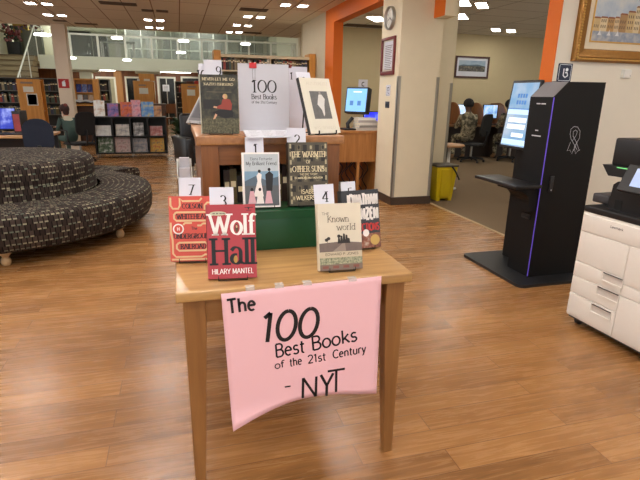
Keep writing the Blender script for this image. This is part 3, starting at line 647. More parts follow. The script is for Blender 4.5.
# --- orange-red novel with rail tracks
orr = mat('orange_red_jacket', rgb(214, 76, 56), 0.34, var=0.05, coat=0.4)
def d_ur(b, W, H):
    tr_ = mat('track_cream', rgb(226, 190, 142), .45); b.ty = -.0005
    def track(pts): stroke(b, [(W * px, H * pz) for px, pz in pts], .0065, tr_)
    def loop(x0, x1, z0, z1, e=.05): return [(x0 + e, z1), (x1 - e, z1), (x1, z1 - e * .7), (x1, z0 + e * .7), (x1 - e, z0), (x0 + e, z0), (x0, z0 + e * .7), (x0, z1 - e * .7), (x0 + e, z1)]
    track(loop(.1, .95, .625, .755)); track(loop(.14, .84, .165, .29)); track([(.03, .98), (.03, .86), (.08, .81), (.2, .81), (.24, .86), (.24, .97), (.3, .925), (.68, .925), (.74, .97)])
    track([(.98, .9), (.86, .9), (.8, .86), (.8, .79)]); track([(.98, .58), (.75, .58), (.7, .55), (.62, .55)]); track([(.02, .6), (.02, .45), (.05, .33), (.05, .12), (.12, .07), (.7, .07), (.78, .1), (.95, .1), (.97, .3)]); track([(.3, .56), (.34, .59), (.5, .59)]); track([(.02, .03), (.98, .03)])
    for s, z, f in (('COLSON', .815, .46), ('WHITEHEAD', .656, .72), ('UNDERGROUND', .355, .88), ('RAILROAD', .196, .58)):
        text(b, s, W * .52, H * z, H * .068, blk, y=-.0008, w=.2, thin=.12, serif=True, fit=W * f)
    text(b, 'The', W * .55, H * .485, H * .045, blk, y=-.0008, w=.14)
    b.disc(W * .19, H * .5, W * .125, W * .125, -.001, wht); b.disc(W * .19, H * .5, W * .095, W * .095, -.0012, orr); text(b, 'H', W * .19, H * .475, H * .05, wht, y=-.0016, w=.2)
bs, yw = base_of((173.5, 260), (213, 261.5), TZ, .15)
M = show_book('orange red hardback with cream track lines at the left table edge', 'wire stand holding the orange red hardback', bs, -.14, 0.2, .15, .228, .032, orr, d_ur)
card('7', 'white card with printed number 7 behind the orange red hardback', M, .032, .03, .106, .293, hnum=.034, numx=.55)
# --- sepia novel front right
sep = mat('sepia_jacket', rgb(214, 202, 178), 0.3, var=0.08, scale=14, coat=0.6)
def d_known(b, W, H):
    g = mat('sepia_ink', rgb(84, 72, 60), .45); d = mat('sepia_dark', rgb(44, 36, 30), .45)
    text(b, 'Known', W * .46, H * .725, H * .09, g, w=.11, thin=.06, serif=True, fit=W * .5); text(b, 'world', W * .64, H * .60, H * .09, g, w=.11, thin=.06, serif=True, fit=W * .44)
    text(b, 'THE', W * .17, H * .83, H * .04, g, w=.12, fit=W * .17)
    b.flat([(0, H * .28), (W, H * .28), (W, H * .40), (W * .7, H * .42), (W * .4, H * .425), (0, H * .41)], -.0005, mat('sepia_field', rgb(112, 96, 88), .5, var=.2, scale=60)); b.flat([(W * .30, H * .28), (W * .62, H * .28), (W * .6, H * .41), (W * .56, H * .41)], -.0008, mat('sepia_road', rgb(146, 130, 116), .5))
    for x, h in ((.46, .07), (.52, .10), (.58, .13), (.64, .11), (.69, .06)):
        b.flat([(W * (x - .035), H * .40), (W * (x + .035), H * .40), (W * (x + .022), H * (.41 + h)), (W * (x - .018), H * (.42 + h))], -.001, d)
    for x, zz in ((.17, .46), (.22, .48), (.46, .51)): b.disc(W * x, H * zz, W * .04, H * .025, -.0011, d)
    b.rect(W * .19, W * .2, H * .41, H * .47, -.0011, d)
    b.rect(0, W, H * .19, H * .28, -.0005, mat('sepia_strip', rgb(196, 180, 152), .5)); text(b, 'EDWARD P. JONES', W * .52, H * .225, H * .034, d, y=-.0009, w=.14, fit=W * .78)
    b.rect(0, W, H * .09, H * .19, -.0006, blotch('sepia_leaves', [rgb(84, 92, 70), rgb(146, 146, 116), rgb(196, 190, 160)], 160))
    b.rect(0, W, 0, H * .09, -.0005, mat('sepia_base', rgb(122, 104, 90), .5))
    for k in range(4): b.rect(W * (.06 + k * .24), W * (.2 + k * .24), H * .03, H * .07, -.0009, mat('roof_red', rgb(132, 78, 64), .5))
bs, yw = base_of((320, 271), (363, 268), TZ, .15)
M = show_book('sepia hardback with a pale country scene at the right table front', 'wire stand holding the sepia hardback', bs, yw, 0.24, .150, .226, .034, sep, d_known)
card('4', 'white card with printed number 4 behind the sepia hardback', M, .034, .004, .074, .292, hnum=.034, numx=.55, tilt=-.03)
# --- black and red novel right rear
def d_corr(b, W, H):
    text(b, 'JONATHAN', W * .54, H * .75, H * .175, wht, w=.24, fit=W * .84); text(b, 'FRANZEN', W * .54, H * .50, H * .185, wht, w=.24, fit=W * .84)
    text(b, 'THE', W * .3, H * .43, H * .05, mat('print_red', rgb(196, 52, 46), .45), w=.18); text(b, 'CORRECTIONS', W * .52, H * .30, H * .12, mat('print_red', rgb(196, 52, 46), .45), w=.2, fit=W * .9)
    b.rect(0, W, 0, H * .25, -.0005, blotch('family_dinner', [rgb(70, 36, 30), rgb(150, 92, 70), rgb(206, 190, 170)], 34)); b.disc(W * .6, H * .26, W * .085, W * .09, -.0009, wht); b.disc(W * .84, H * .13, W * .13, W * .13, -.0009, gold)
bs, yw = base_of((344, 250), (382, 246), TZ, .155)
bkm = mat('black_jacket', rgb(34, 32, 36), 0.34, var=0.05, coat=0.4)
M = show_book('black hardback with white and red block capitals behind the sepia book', 'wire stand holding the black block capital hardback', bs, .12, 0.22, .158, .226, .038, bkm, d_corr)
card('5', 'white card with printed number 5 behind the black hardback', M, .038, .018, .08, .262, hnum=.034, numx=.6)
# --- green riser
green = mat('green_board', rgb(4, 70, 36), 0.4, var=0.06, coat=0.2)
GZ = 0.897
t = thing('display_riser', 'dark green box riser behind the front books on the oak table', 'riser', (0, 0, 0)); b = MB()
b.rbox(0.18, 0.585, 1.755, 1.935, TZ, GZ, green, 0.004); o = b.build('box_body', t)
b = MB(); b.box(0.178, 0.587, 1.753, 1.758, GZ - 0.03, GZ + 0.0006, green); b.build('lid_lip', t)
# --- wedding couple novel
def d_friend(b, W, H):
    sky_ = mat('sea_blue', rgb(126, 160, 184), .45); b.rect(W * .03, W * .97, H * .03, H * .97, -.0005, mat('grey_photo', rgb(92, 96, 100), .5)); b.rect(W * .03, W * .97, H * .42, H * .66, -.0008, sky_); b.flat([(W * .03, H * .48), (W * .35, H * .58), (W * .6, H * .5), (W * .97, H * .56), (W * .97, H * .4), (W * .03, H * .4)], -.001, mat('far_hills', rgb(86, 104, 118), .5))
    b.rect(W * .03, W * .97, H * .66, H * .97, -.0008, mat('pale_panel', rgb(186, 194, 198), .5))
    text(b, 'Elena Ferrante', W * .5, H * .86, H * .05, blk, y=-.0012, w=.09, fit=W * .6); text(b, 'My Brilliant Friend', W * .5, H * .77, H * .065, blk, y=-.0012, w=.12, thin=.06, fit=W * .84)
    b.flat([(W * .26, H * .2), (W * .54, H * .2), (W * .48, H * .48), (W * .5, H * .6), (W * .42, H * .64), (W * .36, H * .58), (W * .38, H * .48)], -.0014, wht); b.disc(W * .44, H * .66, W * .04, H * .03, -.0015, blk)
    b.flat([(W * .62, H * .3), (W * .78, H * .3), (W * .82, H * .6), (W * .72, H * .66), (W * .6, H * .6)], -.0014, blk); b.disc(W * .71, H * .69, W * .04, H * .03, -.0015, blk)
    pk = mat('pale_pink_dress', rgb(222, 174, 182), .5)
    for x, m_ in ((.22, pk), (.44, wht), (.68, pk)): b.flat([(W * (x - .11), H * .07), (W * (x + .11), H * .07), (W * (x + .05), H * .3), (W * (x - .05), H * .3)], -.0016, m_); b.disc(W * x, H * .33, W * .04, H * .03, -.0017, blk)
bs, yw = base_of((243.5, 205.5), (279.5, 205.5), GZ, .14); bs.y = max(bs.y, 1.79)
M = show_book('grey photo covered paperback with a wedding couple on the green riser', 'wire stand holding the wedding couple paperback', Vector((bs.x, 1.80, GZ)), -.07, 0.2, .138, .208, .022, wht, d_friend)
card('1', 'white card with printed number 1 behind the wedding couple paperback', M, .022, .012, .082, .268, hnum=.036, numx=.55)
# --- dark history with portrait strips
def d_warm(b, W, H):
    br2 = mat('olive_photo', rgb(78, 72, 58), .5, var=.4, scale=60); b.rect(0, W, 0, H, -.0004, br2)
    pal = mat('strip_pale', rgb(176, 164, 130), .5, var=.3, scale=120); dk = mat('strip_dark', rgb(34, 32, 28), .5)
    for i in range(6):
        for j in range(6):
            x = W * (.06 + i * .155); z = H * (.06 + j * .16); b.rect(x, x + W * .1, z, z + H * .1, -.0006, dk if (i + j) % 2 else mat('strip_mid', rgb(98, 90, 70), .5, var=.4, scale=90)); b.disc(x + W * .05, z + H * .06, W * .026, H * .03, -.0008, pal if (i * 7 + j * 3) % 4 == 0 else dk)
    for x in (.03, .93): 
        for j in range(8): b.rect(W * x, W * (x + .045), H * (.03 + j * .125), H * (.10 + j * .125), -.0009, pal)
    text(b, 'THE WARMTH', W * .5, H * .77, H * .082, cream_p, y=-.0014, w=.13, thin=.08, serif=True, fit=W * .86); text(b, 'OF', W * .5, H * .67, H * .05, cream_p, y=-.0014, w=.13, serif=True)
    text(b, 'OTHER SUNS', W * .5, H * .54, H * .085, cream_p, y=-.0014, w=.13, thin=.08, serif=True, fit=W * .82)
    text(b, 'THE EPIC STORY', W * .5, H * .48, H * .032, cream_p, y=-.0014, w=.12); text(b, "OF AMERICA'S GREAT MIGRATION", W * .5, H * .425, H * .03, cream_p, y=-.0014, w=.14, fit=W * .72)
    text(b, 'ISABEL', W * .5, H * .19, H * .065, cream_p, y=-.0014, w=.13, fit=W * .4); text(b, 'WILKERSON', W * .5, H * .09, H * .07, cream_p, y=-.0014, w=.13, fit=W * .66); b.disc(W * .8, H * .27, W * .08, W * .08, -.0016, wht)
drk = mat('dark_olive_jacket', rgb(52, 48, 42), 0.34, var=.1, coat=.4)
bs, yw = base_of((288, 204), (327, 203), GZ, .16)
M = show_book('dark olive hardback with cream capitals beside the wedding couple paperback', 'wire stand holding the dark olive hardback', Vector((bs.x, 1.80, GZ)), -.03, 0.17, .155, .244, .044, drk, d_warm)
card('2', 'white card with printed number 2 behind the dark olive hardback', M, .044, .004, .08, .303, hnum=.036, numx=.54)

# ------------------------------------------------------------------ tabletop book case
SZ = 1.159; SX0, SX1, SY0, SY1 = 0.06, 0.655, 1.965, 2.80
t = thing('book_case', 'double sided wooden table top book case behind the green riser', 'bookcase', (0, 0, 0))
b = MB(); b.rbox(SX0 - .004, SX1 + .004, SY0 - .01, SY1, SZ - .035, SZ, wood('case_top', rgb(146, 96, 52), rgb(182, 128, 76), .38, 'Y', .9, coat=.2), .004); b.build('top', t)
for x0 in (SX0 + .012, SX1 - .08):
    b = MB(); b.box(x0, x0 + .068, SY0, SY0 + .03, TZ, SZ - .035, case_wood_z); b.build('front_post', t, bevel=.002)
b = MB(); b.box(SX0 + .08, SX1 - .08, SY0 + .012, SY0 + .03, SZ - .115, SZ - .035, desk_wood); b.build('front_rail', t)
b = MB(); b.box(SX0 + .08, SX1 - .08, SY0 + .012, SY0 + .03, TZ, TZ + .05, desk_wood); b.build('bottom_rail', t)
for x0 in (SX0 + .012, SX1 - .032):
    b = MB(); b.box(x0, x0 + .02, SY0 + .03, SY1 - .02, TZ, SZ - .035, case_wood_z); b.build('side_panel', t)
b = MB(); b.box(SX0 + .032, SX1 - .032, 2.36, 2.38, TZ + .02, SZ - .035, case_wood_z); b.build('divider', t)
b = MB(); b.box(SX0 + .032, SX1 - .032, SY0 + .03, SY1 - .02, TZ, TZ + .02, case_wood_z); b.build('bottom_shelf', t)
# books standing inside the case
def mini_book(name, cov, w=.03, d=.15, h=.22):
    b = MB(); e = .0025
    b.box(-w / 2, w / 2, -d / 2, -d / 2 + e, 0, h, cov); b.box(-w / 2, -w / 2 + e, -d / 2 + e, d / 2, 0, h, cov); b.box(w / 2 - e, w / 2, -d / 2 + e, d / 2, 0, h, cov); b.box(-w / 2 + e, w / 2 - e, -d / 2 + e, d / 2 - .006, .004, h - .004, pages)
    b.rect(-w / 2 + .004, w / 2 - .004, h * .7, h * .8, -d / 2 - .0004, cream_p)
    return b.build(name)
covs = [mat('spine_%d' % i, c, .5, var=.1) for i, c in enumerate((rgb(62, 44, 34), rgb(110, 96, 60), rgb(44, 52, 48), rgb(140, 128, 100), rgb(92, 38, 32), rgb(60, 66, 92), rgb(190, 182, 164), rgb(38, 34, 34), rgb(150, 60, 50), rgb(70, 90, 80)))]
PROTO = []
for i, cv in enumerate(covs):
    o = mini_book('book', cv); tag(o, 'x', 'book'); PROTO.append(o)
used = [False] * len(PROTO)
def put_book(i, x, y, z, rz, sx, sy, sz, label, group):
    i %= len(PROTO); o = PROTO[i] if not used[i] else PROTO[i].copy()
    if used[i]: C.objects.link(o)
    used[i] = True; o.location = (x, y, z); o.rotation_euler = (0, 0, rz); o.scale = (sx, sy, sz); o['label'] = label; o['group'] = group; return o
x = SX0 + .1; k = 0
rb = random.Random(3)
while x < SX1 - .11:
    wv = rb.uniform(.022, .04); put_book((0, 1, 7, 3, 2, 0, 7, 1)[k % 8], x + wv / 2, SY0 + .145, TZ + .0205, 0, wv / .03 * .96, 1, rb.uniform(1.0, 1.25), 'dim book standing inside the wooden table top book case', 'books inside the table top case'); x += wv; k += 1

# ------------------------------------------------------------------ on top of the case
def d_never(b, W, H):
    b.rect(0, W, 0, H, -.0004, blotch('mossy_photo', [rgb(26, 28, 24), rgb(52, 52, 42), rgb(84, 80, 58)], 42)); b.rect(0, W, H * .0, H * .26, -.0006, blotch('grass_photo', [rgb(44, 46, 34), rgb(84, 82, 58), rgb(122, 114, 84)], 130))
    b.rect(W * .06, W * .5, H * .42, H * .58, -.0006, mat('dark_bench', rgb(30, 30, 28), .5)); b.rect(W * .16, W * .82, H * .705, H * .711, -.0007, mat('pale_line', rgb(120, 112, 84), .5))
    text(b, 'NEVER LET ME GO', W * .49, H * .905, H * .042, cream_p, w=.15, thin=.09, serif=True, fit=W * .86); text(b, 'KAZUO ISHIGURO', W * .49, H * .82, H * .04, cream_p, w=.15, thin=.09, serif=True, fit=W * .78)
    rd = mat('red_coat', rgb(146, 58, 44), .5); sk = mat('skin_print', rgb(206, 160, 126), .5)
    b.flat([(W * .30, H * .36), (W * .44, H * .40), (W * .80, H * .42), (W * .86, H * .36), (W * .84, H * .28), (W * .62, H * .26), (W * .40, H * .31), (W * .32, H * .33)][::-1], -.0009, mat('dark_skirt', rgb(16, 14, 16), .5))
    b.flat([(W * .30, H * .24), (W * .36, H * .25), (W * .42, H * .32), (W * .37, H * .34)], -.0011, sk)
    b.flat([(W * .50, H * .42), (W * .80, H * .40), (W * .83, H * .50), (W * .78, H * .58), (W * .66, H * .605), (W * .57, H * .58), (W * .54, H * .50), (W * .40, H * .455), (W * .41, H * .43)], -.001, rd)
    b.flat([(W * .32, H * .44), (W * .42, H * .43), (W * .42, H * .46), (W * .34, H * .47)], -.0012, sk)
    b.disc(W * .645, H * .635, W * .065, H * .045, -.0012, mat('blond_print', rgb(186, 158, 104), .5)); b.disc(W * .62, H * .63, W * .035, H * .03, -.0014, sk)
bs, yw = base_of((203.5, 133), (238.5, 133), SZ, .146)
M = show_book('dark mossy hardback with a seated red coated figure on the book case', 'wire stand holding the dark mossy hardback', bs, -.04, 0.13, .146, .226, .028, mat('moss_jacket', rgb(40, 42, 36), .34, coat=.4), d_never, spine=mat('pale_spine', rgb(176, 172, 150), .4))
card('9', 'white card with printed number 9 behind the dark mossy hardback', M, .028, .018, .088, .287, hnum=.034, numx=.82)
card('10', 'white card half hidden behind the card with number 9', M @ Matrix.Translation((0, .004, 0)), .028, -.003, .06, .272, hnum=.034, numx=.18)
# sign sheet in a clear stand with a red clip
a, c = P(240, 131, SZ + .002), P(289.5, 131, SZ + .002); sw = .216; sc_ = sw
M = Matrix.Translation(((a.x + c.x) / 2, (a.y + c.y) / 2, SZ)) @ Matrix.Rotation(-.02, 4, 'Z') @ Matrix.Rotation(-.08, 4, 'X')
t = thing('sign_holder', 'clear acrylic stand with the white title sheet on the book case', 'sign', (0, 0, 0)); t.matrix_world = M
acr = mat('acrylic', rgb(236, 240, 244), .06, alpha=.14, var=0)
Wd = (c - a).length; Hh = .279 * Wd / .216
b = MB(); b.box(-Wd / 2 - .002, Wd / 2 + .002, .002, .0045, 0.0, Hh, acr); b.build('back_plate', t)
b = MB(); b.box(-Wd / 2, Wd / 2, .0045, .09, -.0, .003, acr); b.build('foot_plate', t, rot=(.08, 0, 0))
b = MB(); b.box(-Wd / 2, Wd / 2, .0002, .0014, .002, Hh, paper); b.build('sheet', t)
b = MB(); k = Wd / .2
text(b, '100', 0.0 - .03 * Wd + .0 + Wd * .03, Hh * .585, Hh * .175, ink, y=-.0004, w=.14, thin=.05, serif=True, fit=Wd * .5)
text(b, 'Best Books', 0, Hh * .485, Hh * .07, ink, y=-.0004, w=.15, thin=.09, serif=True, fit=Wd * .5)
text(b, 'of the 21st Century', 0, Hh * .42, Hh * .038, ink, y=-.0004, w=.15, thin=.1, fit=Wd * .5)
b.ty = -.0004; stroke(b, [(-Wd * .215, Hh * .78), (-Wd * .22, Hh * .9), (-Wd * .2, Hh * .93)], .0016, mat('ink_grey', rgb(120, 116, 120), .5)); stroke(b, [(-Wd * .17, Hh * .78), (-Wd * .165, Hh * .93)], .0016, mat('ink_grey', rgb(120, 116, 120), .5)); stroke(b, [(-Wd * .23, Hh * .79), (-Wd * .15, Hh * .79)], .001, mat('ink_grey', rgb(120, 116, 120), .5))
b.build('printing', t)
cx_ = AX(253.5, 70, 1, (a.y + c.y) / 2).x - (a.x + c.x) / 2
t2 = thing('red_clip', 'red plastic clip on the top edge of the white title sheet', 'clip', (0, 0, 0)); t2.matrix_world = M @ Matrix.Translation((cx_, 0, Hh))
rc = mat('red_plastic', rgb(206, 28, 36), .3, coat=.4)
b = MB(); b.rbox(-.016, .016, -.006, -.001, -.02, .003, rc, .002); b.rbox(-.016, .016, .005, .009, -.02, .003, rc, .002); b.build('jaw', t2)
b = MB(); b.tube([(-.009, -.0035, .002), (-.009, .0, .006), (-.009, .007, .002)], .0018, steel, 6); b.tube([(.009, -.0035, .002), (.009, .0, .006), (.009, .007, .002)], .0018, steel, 6); b.build('spring', t2)
# further white cards behind the sign
for k, (u0, u1, vt, vb, num, lab) in enumerate(((288, 297, 68, 84, '1', 'white number card just right of the title sheet, lower one'), (291.5, 303, 66.5, 90, '', 'white card standing behind the title sheet at its right edge'))):
    p = AX(u0, vt, 1, 2.36 + .03 * k); q = AX(u1, vb, 1, 2.36 + .03 * k); hh = p.z - SZ
    r = thing('number_card', lab, 'card', (p.x, 2.36 + .03 * k, SZ), 0, GC)
    b = MB(); b.box(0, q.x - p.x + .02, 0, .0009, 0, hh, white_card); b.box(0.005, q.x - p.x + .015, 0.0009, .03, 0, .0009, white_card); b.build('card_sheet', r)
    if num: b = MB(); text(b, num, .016, hh - .05, .03, ink, y=-.0006, w=.15, serif=True); b.build('printed_number', r)
# loose printed papers at the foot of the sign
t = thing('paper_stack', 'loose white printed papers at the foot of the title sheet', 'papers', (0, 0, SZ))
p0, p1, p2, p3 = P(242, 129, SZ), P(291, 130.5, SZ), P(291.5, 137.5, SZ), P(247, 138.5, SZ)
b = MB(); b.prism([(p.x, p.y) for p in (p3, p2, p1, p0)], 0.0005, .006, paper)
for k in range(6):
    f = (k + .7) / 7; a_ = p3.lerp(p0, f); c_ = p2.lerp(p1, f)
    for g in range(3): 
        q0 = a_.lerp(c_, .1 + g * .28); q1 = a_.lerp(c_, .1 + g * .28 + .16 + .03 * ((k + g) % 3)); b.add([(q0.x, q0.y, .0064), (q1.x, q1.y, .0064), (q1.x, q1.y + .008, .0064), (q0.x, q0.y + .008, .0064)], [(0, 1, 2, 3)], ink)
b.build('sheets', t)
# pale novel with a grey portrait, turned to the left
def d_aust(b, W, H):
    g = mat('silver_print', rgb(206, 200, 182), .5); text(b, 'AUSTERLITZ', W * .55, H * .875, H * .05, g, w=.12, thin=.06, serif=True, fit=W * .72); text(b, 'W.G. SEBALD', W * .5, H * .075, H * .05, g, w=.12, thin=.06, serif=True, fit=W * .72)
    b.rect(W * .24, W * .82, H * .26, H * .76, -.0006, mat('grey_print', rgb(104, 104, 102), .5, var=.3, scale=60))
    b.flat([(W * .46, H * .6), (W * .52, H * .7), (W * .62, H * .7), (W * .7, H * .62), (W * .64, H * .5), (W * .6, H * .34), (W * .56, H * .3), (W * .53, H * .42), (W * .42, H * .52)], -.0009, mat('figure_print', rgb(216, 214, 208), .5)); b.disc(W * .57, H * .725, W * .035, H * .028, -.001, mat('figure_print2', rgb(150, 146, 140), .5))
ivory = mat('ivory_jacket', rgb(226, 222, 204), .36, var=.02, coat=.4)
_p = P(311, 133, SZ + .01); AUB = Vector((_p.x + .079 * math.cos(.36), _p.y + .079 * math.sin(.36), SZ))
M = show_book('ivory paperback with a grey standing child print leaning on the book case', 'black wire easel under the ivory paperback', AUB, .36, 0.4, .158, .242, .02, ivory, d_aust, spine=blk, wire=.0032)
card('8', 'white card with a printed number behind the ivory paperback', M, .02, .006, .078, .276, hnum=.03, numx=.5)
b = MB(); 
# dark framed picture book leaning toward the left on its stand
M2 = Matrix.Translation((.10, 2.62, SZ)) @ Matrix.Rotation(-1.05, 4, 'Z')
def d_grey(b, W, H): b.rect(W * .06, W * .94, H * .06, H * .94, -.0005, mat('grey_cover_in', rgb(96, 92, 92), .5, var=.15)); b.rect(W * .12, W * .88, H * .12, H * .88, -.0008, mat('grey_cover', rgb(62, 60, 64), .5, var=.25, scale=20)); b.disc(W * .6, H * .4, W * .1, H * .07, -.001, mat('grey_cover_red', rgb(110, 70, 68), .5))
show_book('dark grey bordered book seen edge on behind the mossy hardback', 'black wire stand at the left rear of the book case', Vector((.085, 2.68, SZ)), -1.0, .6, .2, .27, .02, mat('grey_edge', rgb(150, 146, 144), .5), d_grey)
# white literature holder on the table, left of the case
t = thing('leaflet_holder', 'white leaflet holder on the table left of the wooden book case', 'holder', (0.005, 2.62, TZ + .0005))
wp = mat('white_plastic', rgb(226, 224, 216), .4)
b = MB(); b.box(-.035, .04, -.05, -.046, 0, .15, wp); b.box(-.035, .04, .046, .05, 0, .24, wp); b.prism([(-.05, 0), (.05, 0), (.05, .24), (-.05, .15)], -.035, -.031, wp, 'x'); b.prism([(-.05, 0), (.05, 0), (.05, .24), (-.05, .15)], .036, .04, wp, 'x'); b.box(-.031, .036, -.046, .046, 0, .004, wp); b.build('tray', t)
b = MB(); b.box(-.026, .03, -.03, -.004, .0045, .2, paper); b.box(-.02, .03, 0, .03, .0045, .25, mat('leaflet_grey', rgb(196, 198, 204), .5)); b.build('leaflets', t)
b = MB(); b.tube([(-.012 + .016 * math.cos(a), -.038, .128 + .016 * math.sin(a)) for a in [k * PI / 8 for k in range(17)]], .004, mat('tape_roll', rgb(206, 186, 150), .5), 6); b.build('tape_roll', t)
# ------------------------------------------------------------------ self checkout kiosk
KL = Vector((2.62, 3.05, 0)); t = thing('checkout_kiosk', 'tall black self checkout kiosk with a purple light strip beside the cream wall', 'kiosk', KL); T_ = Matrix.Translation(-KL)
def kb():
    b = MB(); b.M = T_; return b
def rounded(x0, x1, y0, y1, r, n=6):
    pts = []
    for cx, cy, a0 in ((x1 - r, y0 + r, -90), (x1 - r, y1 - r, 0), (x0 + r, y1 - r, 90), (x0 + r, y0 + r, 180)): pts += [(cx + r * math.cos(math.radians(a0 + 90 * i / n)), cy + r * math.sin(math.radians(a0 + 90 * i / n))) for i in range(n + 1)]
    return pts
base_m = mat('kiosk_base_black', rgb(28, 28, 30), .45)
b = kb(); b.prism(rounded(2.295, 3.02, 2.735, 3.51, .05), 0, .022, base_m); b.build('base_plate', t, bevel=.004)
b = kb(); b.prism([(2.47, .022), (2.90, .022), (2.885, 1.44), (2.575, 1.437), (2.47, 1.335)], 2.878, 3.118, kiosk_black, 'y'); b.build('cabinet', t, bevel=.004)
grey_m = mat('kiosk_top_grey', rgb(128, 126, 128), .4)
b = kb(); b.add([(2.4685, 2.884, 1.337), (2.5735, 2.884, 1.4385), (2.5735, 3.112, 1.4385), (2.4685, 3.112, 1.337)], [(0, 1, 2, 3)], grey_m); b.add([(2.4685, 2.884, 1.3355), (2.5735, 2.884, 1.437), (2.5735, 3.112, 1.437), (2.4685, 3.112, 1.3355)], [(3, 2, 1, 0)], grey_m); b.build('sloped_top', t)
purple = mat('purple_strip', rgb(98, 76, 186), .4, emit=.35, var=0)
b = kb(); b.box(2.4675, 2.470, 2.8765, 2.881, .03, 1.333, purple); b.box(2.4675, 2.4725, 2.8758, 2.8780, .03, 1.333, purple); b.build('light_strip', t)
silver = mat('kiosk_print', rgb(196, 196, 202), .5)
b = MB(); b.M = T_ @ Matrix.Translation((0, 2.8775, 0))
def kp(u, v): q = AX(u, v, 1, 2.8775); return (q.x, q.z)
b.ty = -.0006
for pts in ([(573.5, 151), (574.5, 146), (579.5, 138), (580, 131), (577.5, 127), (574, 126.5), (571, 129), (570, 134), (571, 139), (575, 146), (577, 150)], [(572, 141), (575.8, 136), (577.3, 131.5), (575.5, 130), (573.3, 131.5), (573, 136), (576.5, 142.5), (579, 150)],
            [(570.5, 142), (567, 151), (570, 150), (571.5, 154), (575, 146)], [(577.2, 142), (574.5, 149), (575.5, 154), (577.5, 151), (580, 150)]):
    stroke(b, [kp(*p) for p in pts], .003, silver)
b.build('ribbon_emblem', t)
b = kb(); z0, z1 = AX(551, 192, 1, 2.878).z, AX(551, 176, 1, 2.878).z; xc = AX(551, 184, 1, 2.878).x
b.rbox(xc - .018, xc + .014, 2.868, 2.879, z0, z1, black_plastic, .004); b.box(xc - .004, xc + .004, 2.8665, 2.868, z0 + .012, z0 + .02, silver); b.build('latch', t)
b = MB(); b.M = T_ @ Matrix.Translation((2.4695, 2.998, 0)) @ Matrix.Rotation(-PI / 2, 4, 'Z')
[b.rect(x0_, x1_, z_, z_ + .008, -.0006, silver) for x0_, x1_, z_ in ((-.045, -.004, 1.285), (.004, .05, 1.285), (-.02, .012, 1.10), (-.05, .045, 1.062))]
b.build('printing', t)
b = kb(); q = AX(526, 216, 0, 2.468); b.box(2.462, 2.4705, q.y - .045, q.y + .045, q.z - .018, q.z + .018, black_plastic); b.box(2.46, 2.4625, q.y - .035, q.y + .035, q.z - .003, q.z + .006, mat('slot_dark', rgb(6, 6, 6), .6)); b.build('card_slot', t)
# far half that carries screen and shelf
b = kb(); b.box(2.62, 2.86, 3.119, 3.40, .022, 1.30, kiosk_black); b.build('rear_column', t, bevel=.004)
scr = bpy.data.materials.new('touch_screen'); scr.use_nodes = True
nt = scr.node_tree; bs_ = nt.nodes['Principled BSDF']; tc = nd(nt, 'ShaderNodeTexCoord'); nz = nd(nt, 'ShaderNodeTexNoise', Scale=6.0); nt.links.new(tc.outputs['Object'], nz.inputs[0]); cr = nt.nodes.new('ShaderNodeValToRGB'); cr.color_ramp.elements[0].color = rgb(150, 200, 244); cr.color_ramp.elements[1].color = rgb(214, 232, 252); cr.color_ramp.elements[0].position = .35; cr.color_ramp.elements[1].position = .65
nt.links.new(nz.outputs[0], cr.inputs[0]); nt.links.new(cr.outputs[0], bs_.inputs['Emission Color']); bs_.inputs['Emission Strength'].default_value = .62; bs_.inputs['Base Color'].default_value = rgb(20, 24, 30); bs_.inputs['Roughness'].default_value = .2
MATS['touch_screen'] = scr
# local screen frame: x along -y world, front facing -x, leaning back
Wm, Hm = .325, .515
Ms = T_ @ Matrix.Translation((2.49, 3.448, .945)) @ Matrix.Rotation(-PI / 2, 4, 'Z') @ Matrix.Rotation(-.12, 4, 'X')
b = MB(); b.M = Ms; b.rbox(0, Wm, 0, .03, 0, Hm, black_plastic, .006); b.box(.1, .2, .03, .06, .15, .35, black_plastic); b.build('screen_housing', t)
b = MB(); b.M = Ms; b.rect(.018, Wm - .012, .02, Hm - .02, -.0008, scr); s_o = b.build('screen', t)
sb = mat('screen_blue', rgb(70, 124, 190), .3, emit=.3, var=.02); sw_ = mat('screen_white', rgb(226, 238, 250), .3, emit=.62, var=.02); sp_ = mat('screen_pale', rgb(182, 214, 244), .3, emit=.6, var=.02)
b = MB(); b.M = Ms; [b.rect(x0_, x0_ + .022, z_, z_ + .03, -.0014, sb) for z_ in (.335, .385) for x0_ in (.1, .13, .16, .19)]
b.rect(.02, Wm - .014, .30, .306, -.0012, sb); b.rect(.02, Wm - .014, .26, .297, -.0012, sp_); b.rect(.05, .26, .2, .235, -.0012, sw_); b.rect(.05, .26, .15, .185, -.0012, sw_); b.rect(.12, .26, .09, .12, -.0012, sw_); b.rect(.02, Wm - .014, .03, .07, -.0012, sp_); b.build('screen_graphics', t)
b = kb(); b.rbox(2.245, 2.469, 2.86, 3.37, .705, .73, mat('shelf_black', rgb(22, 21, 22), .4), .006); b.build('shelf', t)
b = kb(); n = 8; pr = [(2.469, .705), (2.27, .705)] + [(2.27 + .13 * math.sin(a), .69 - .10 * (1 - math.cos(a))) for a in [PI / 2 * i / n for i in range(n + 1)]] + [(2.40, .53), (2.469, .53)]
b.prism(pr, 2.89, 3.1, kiosk_black, 'y'); b.build('shelf_bracket', t)
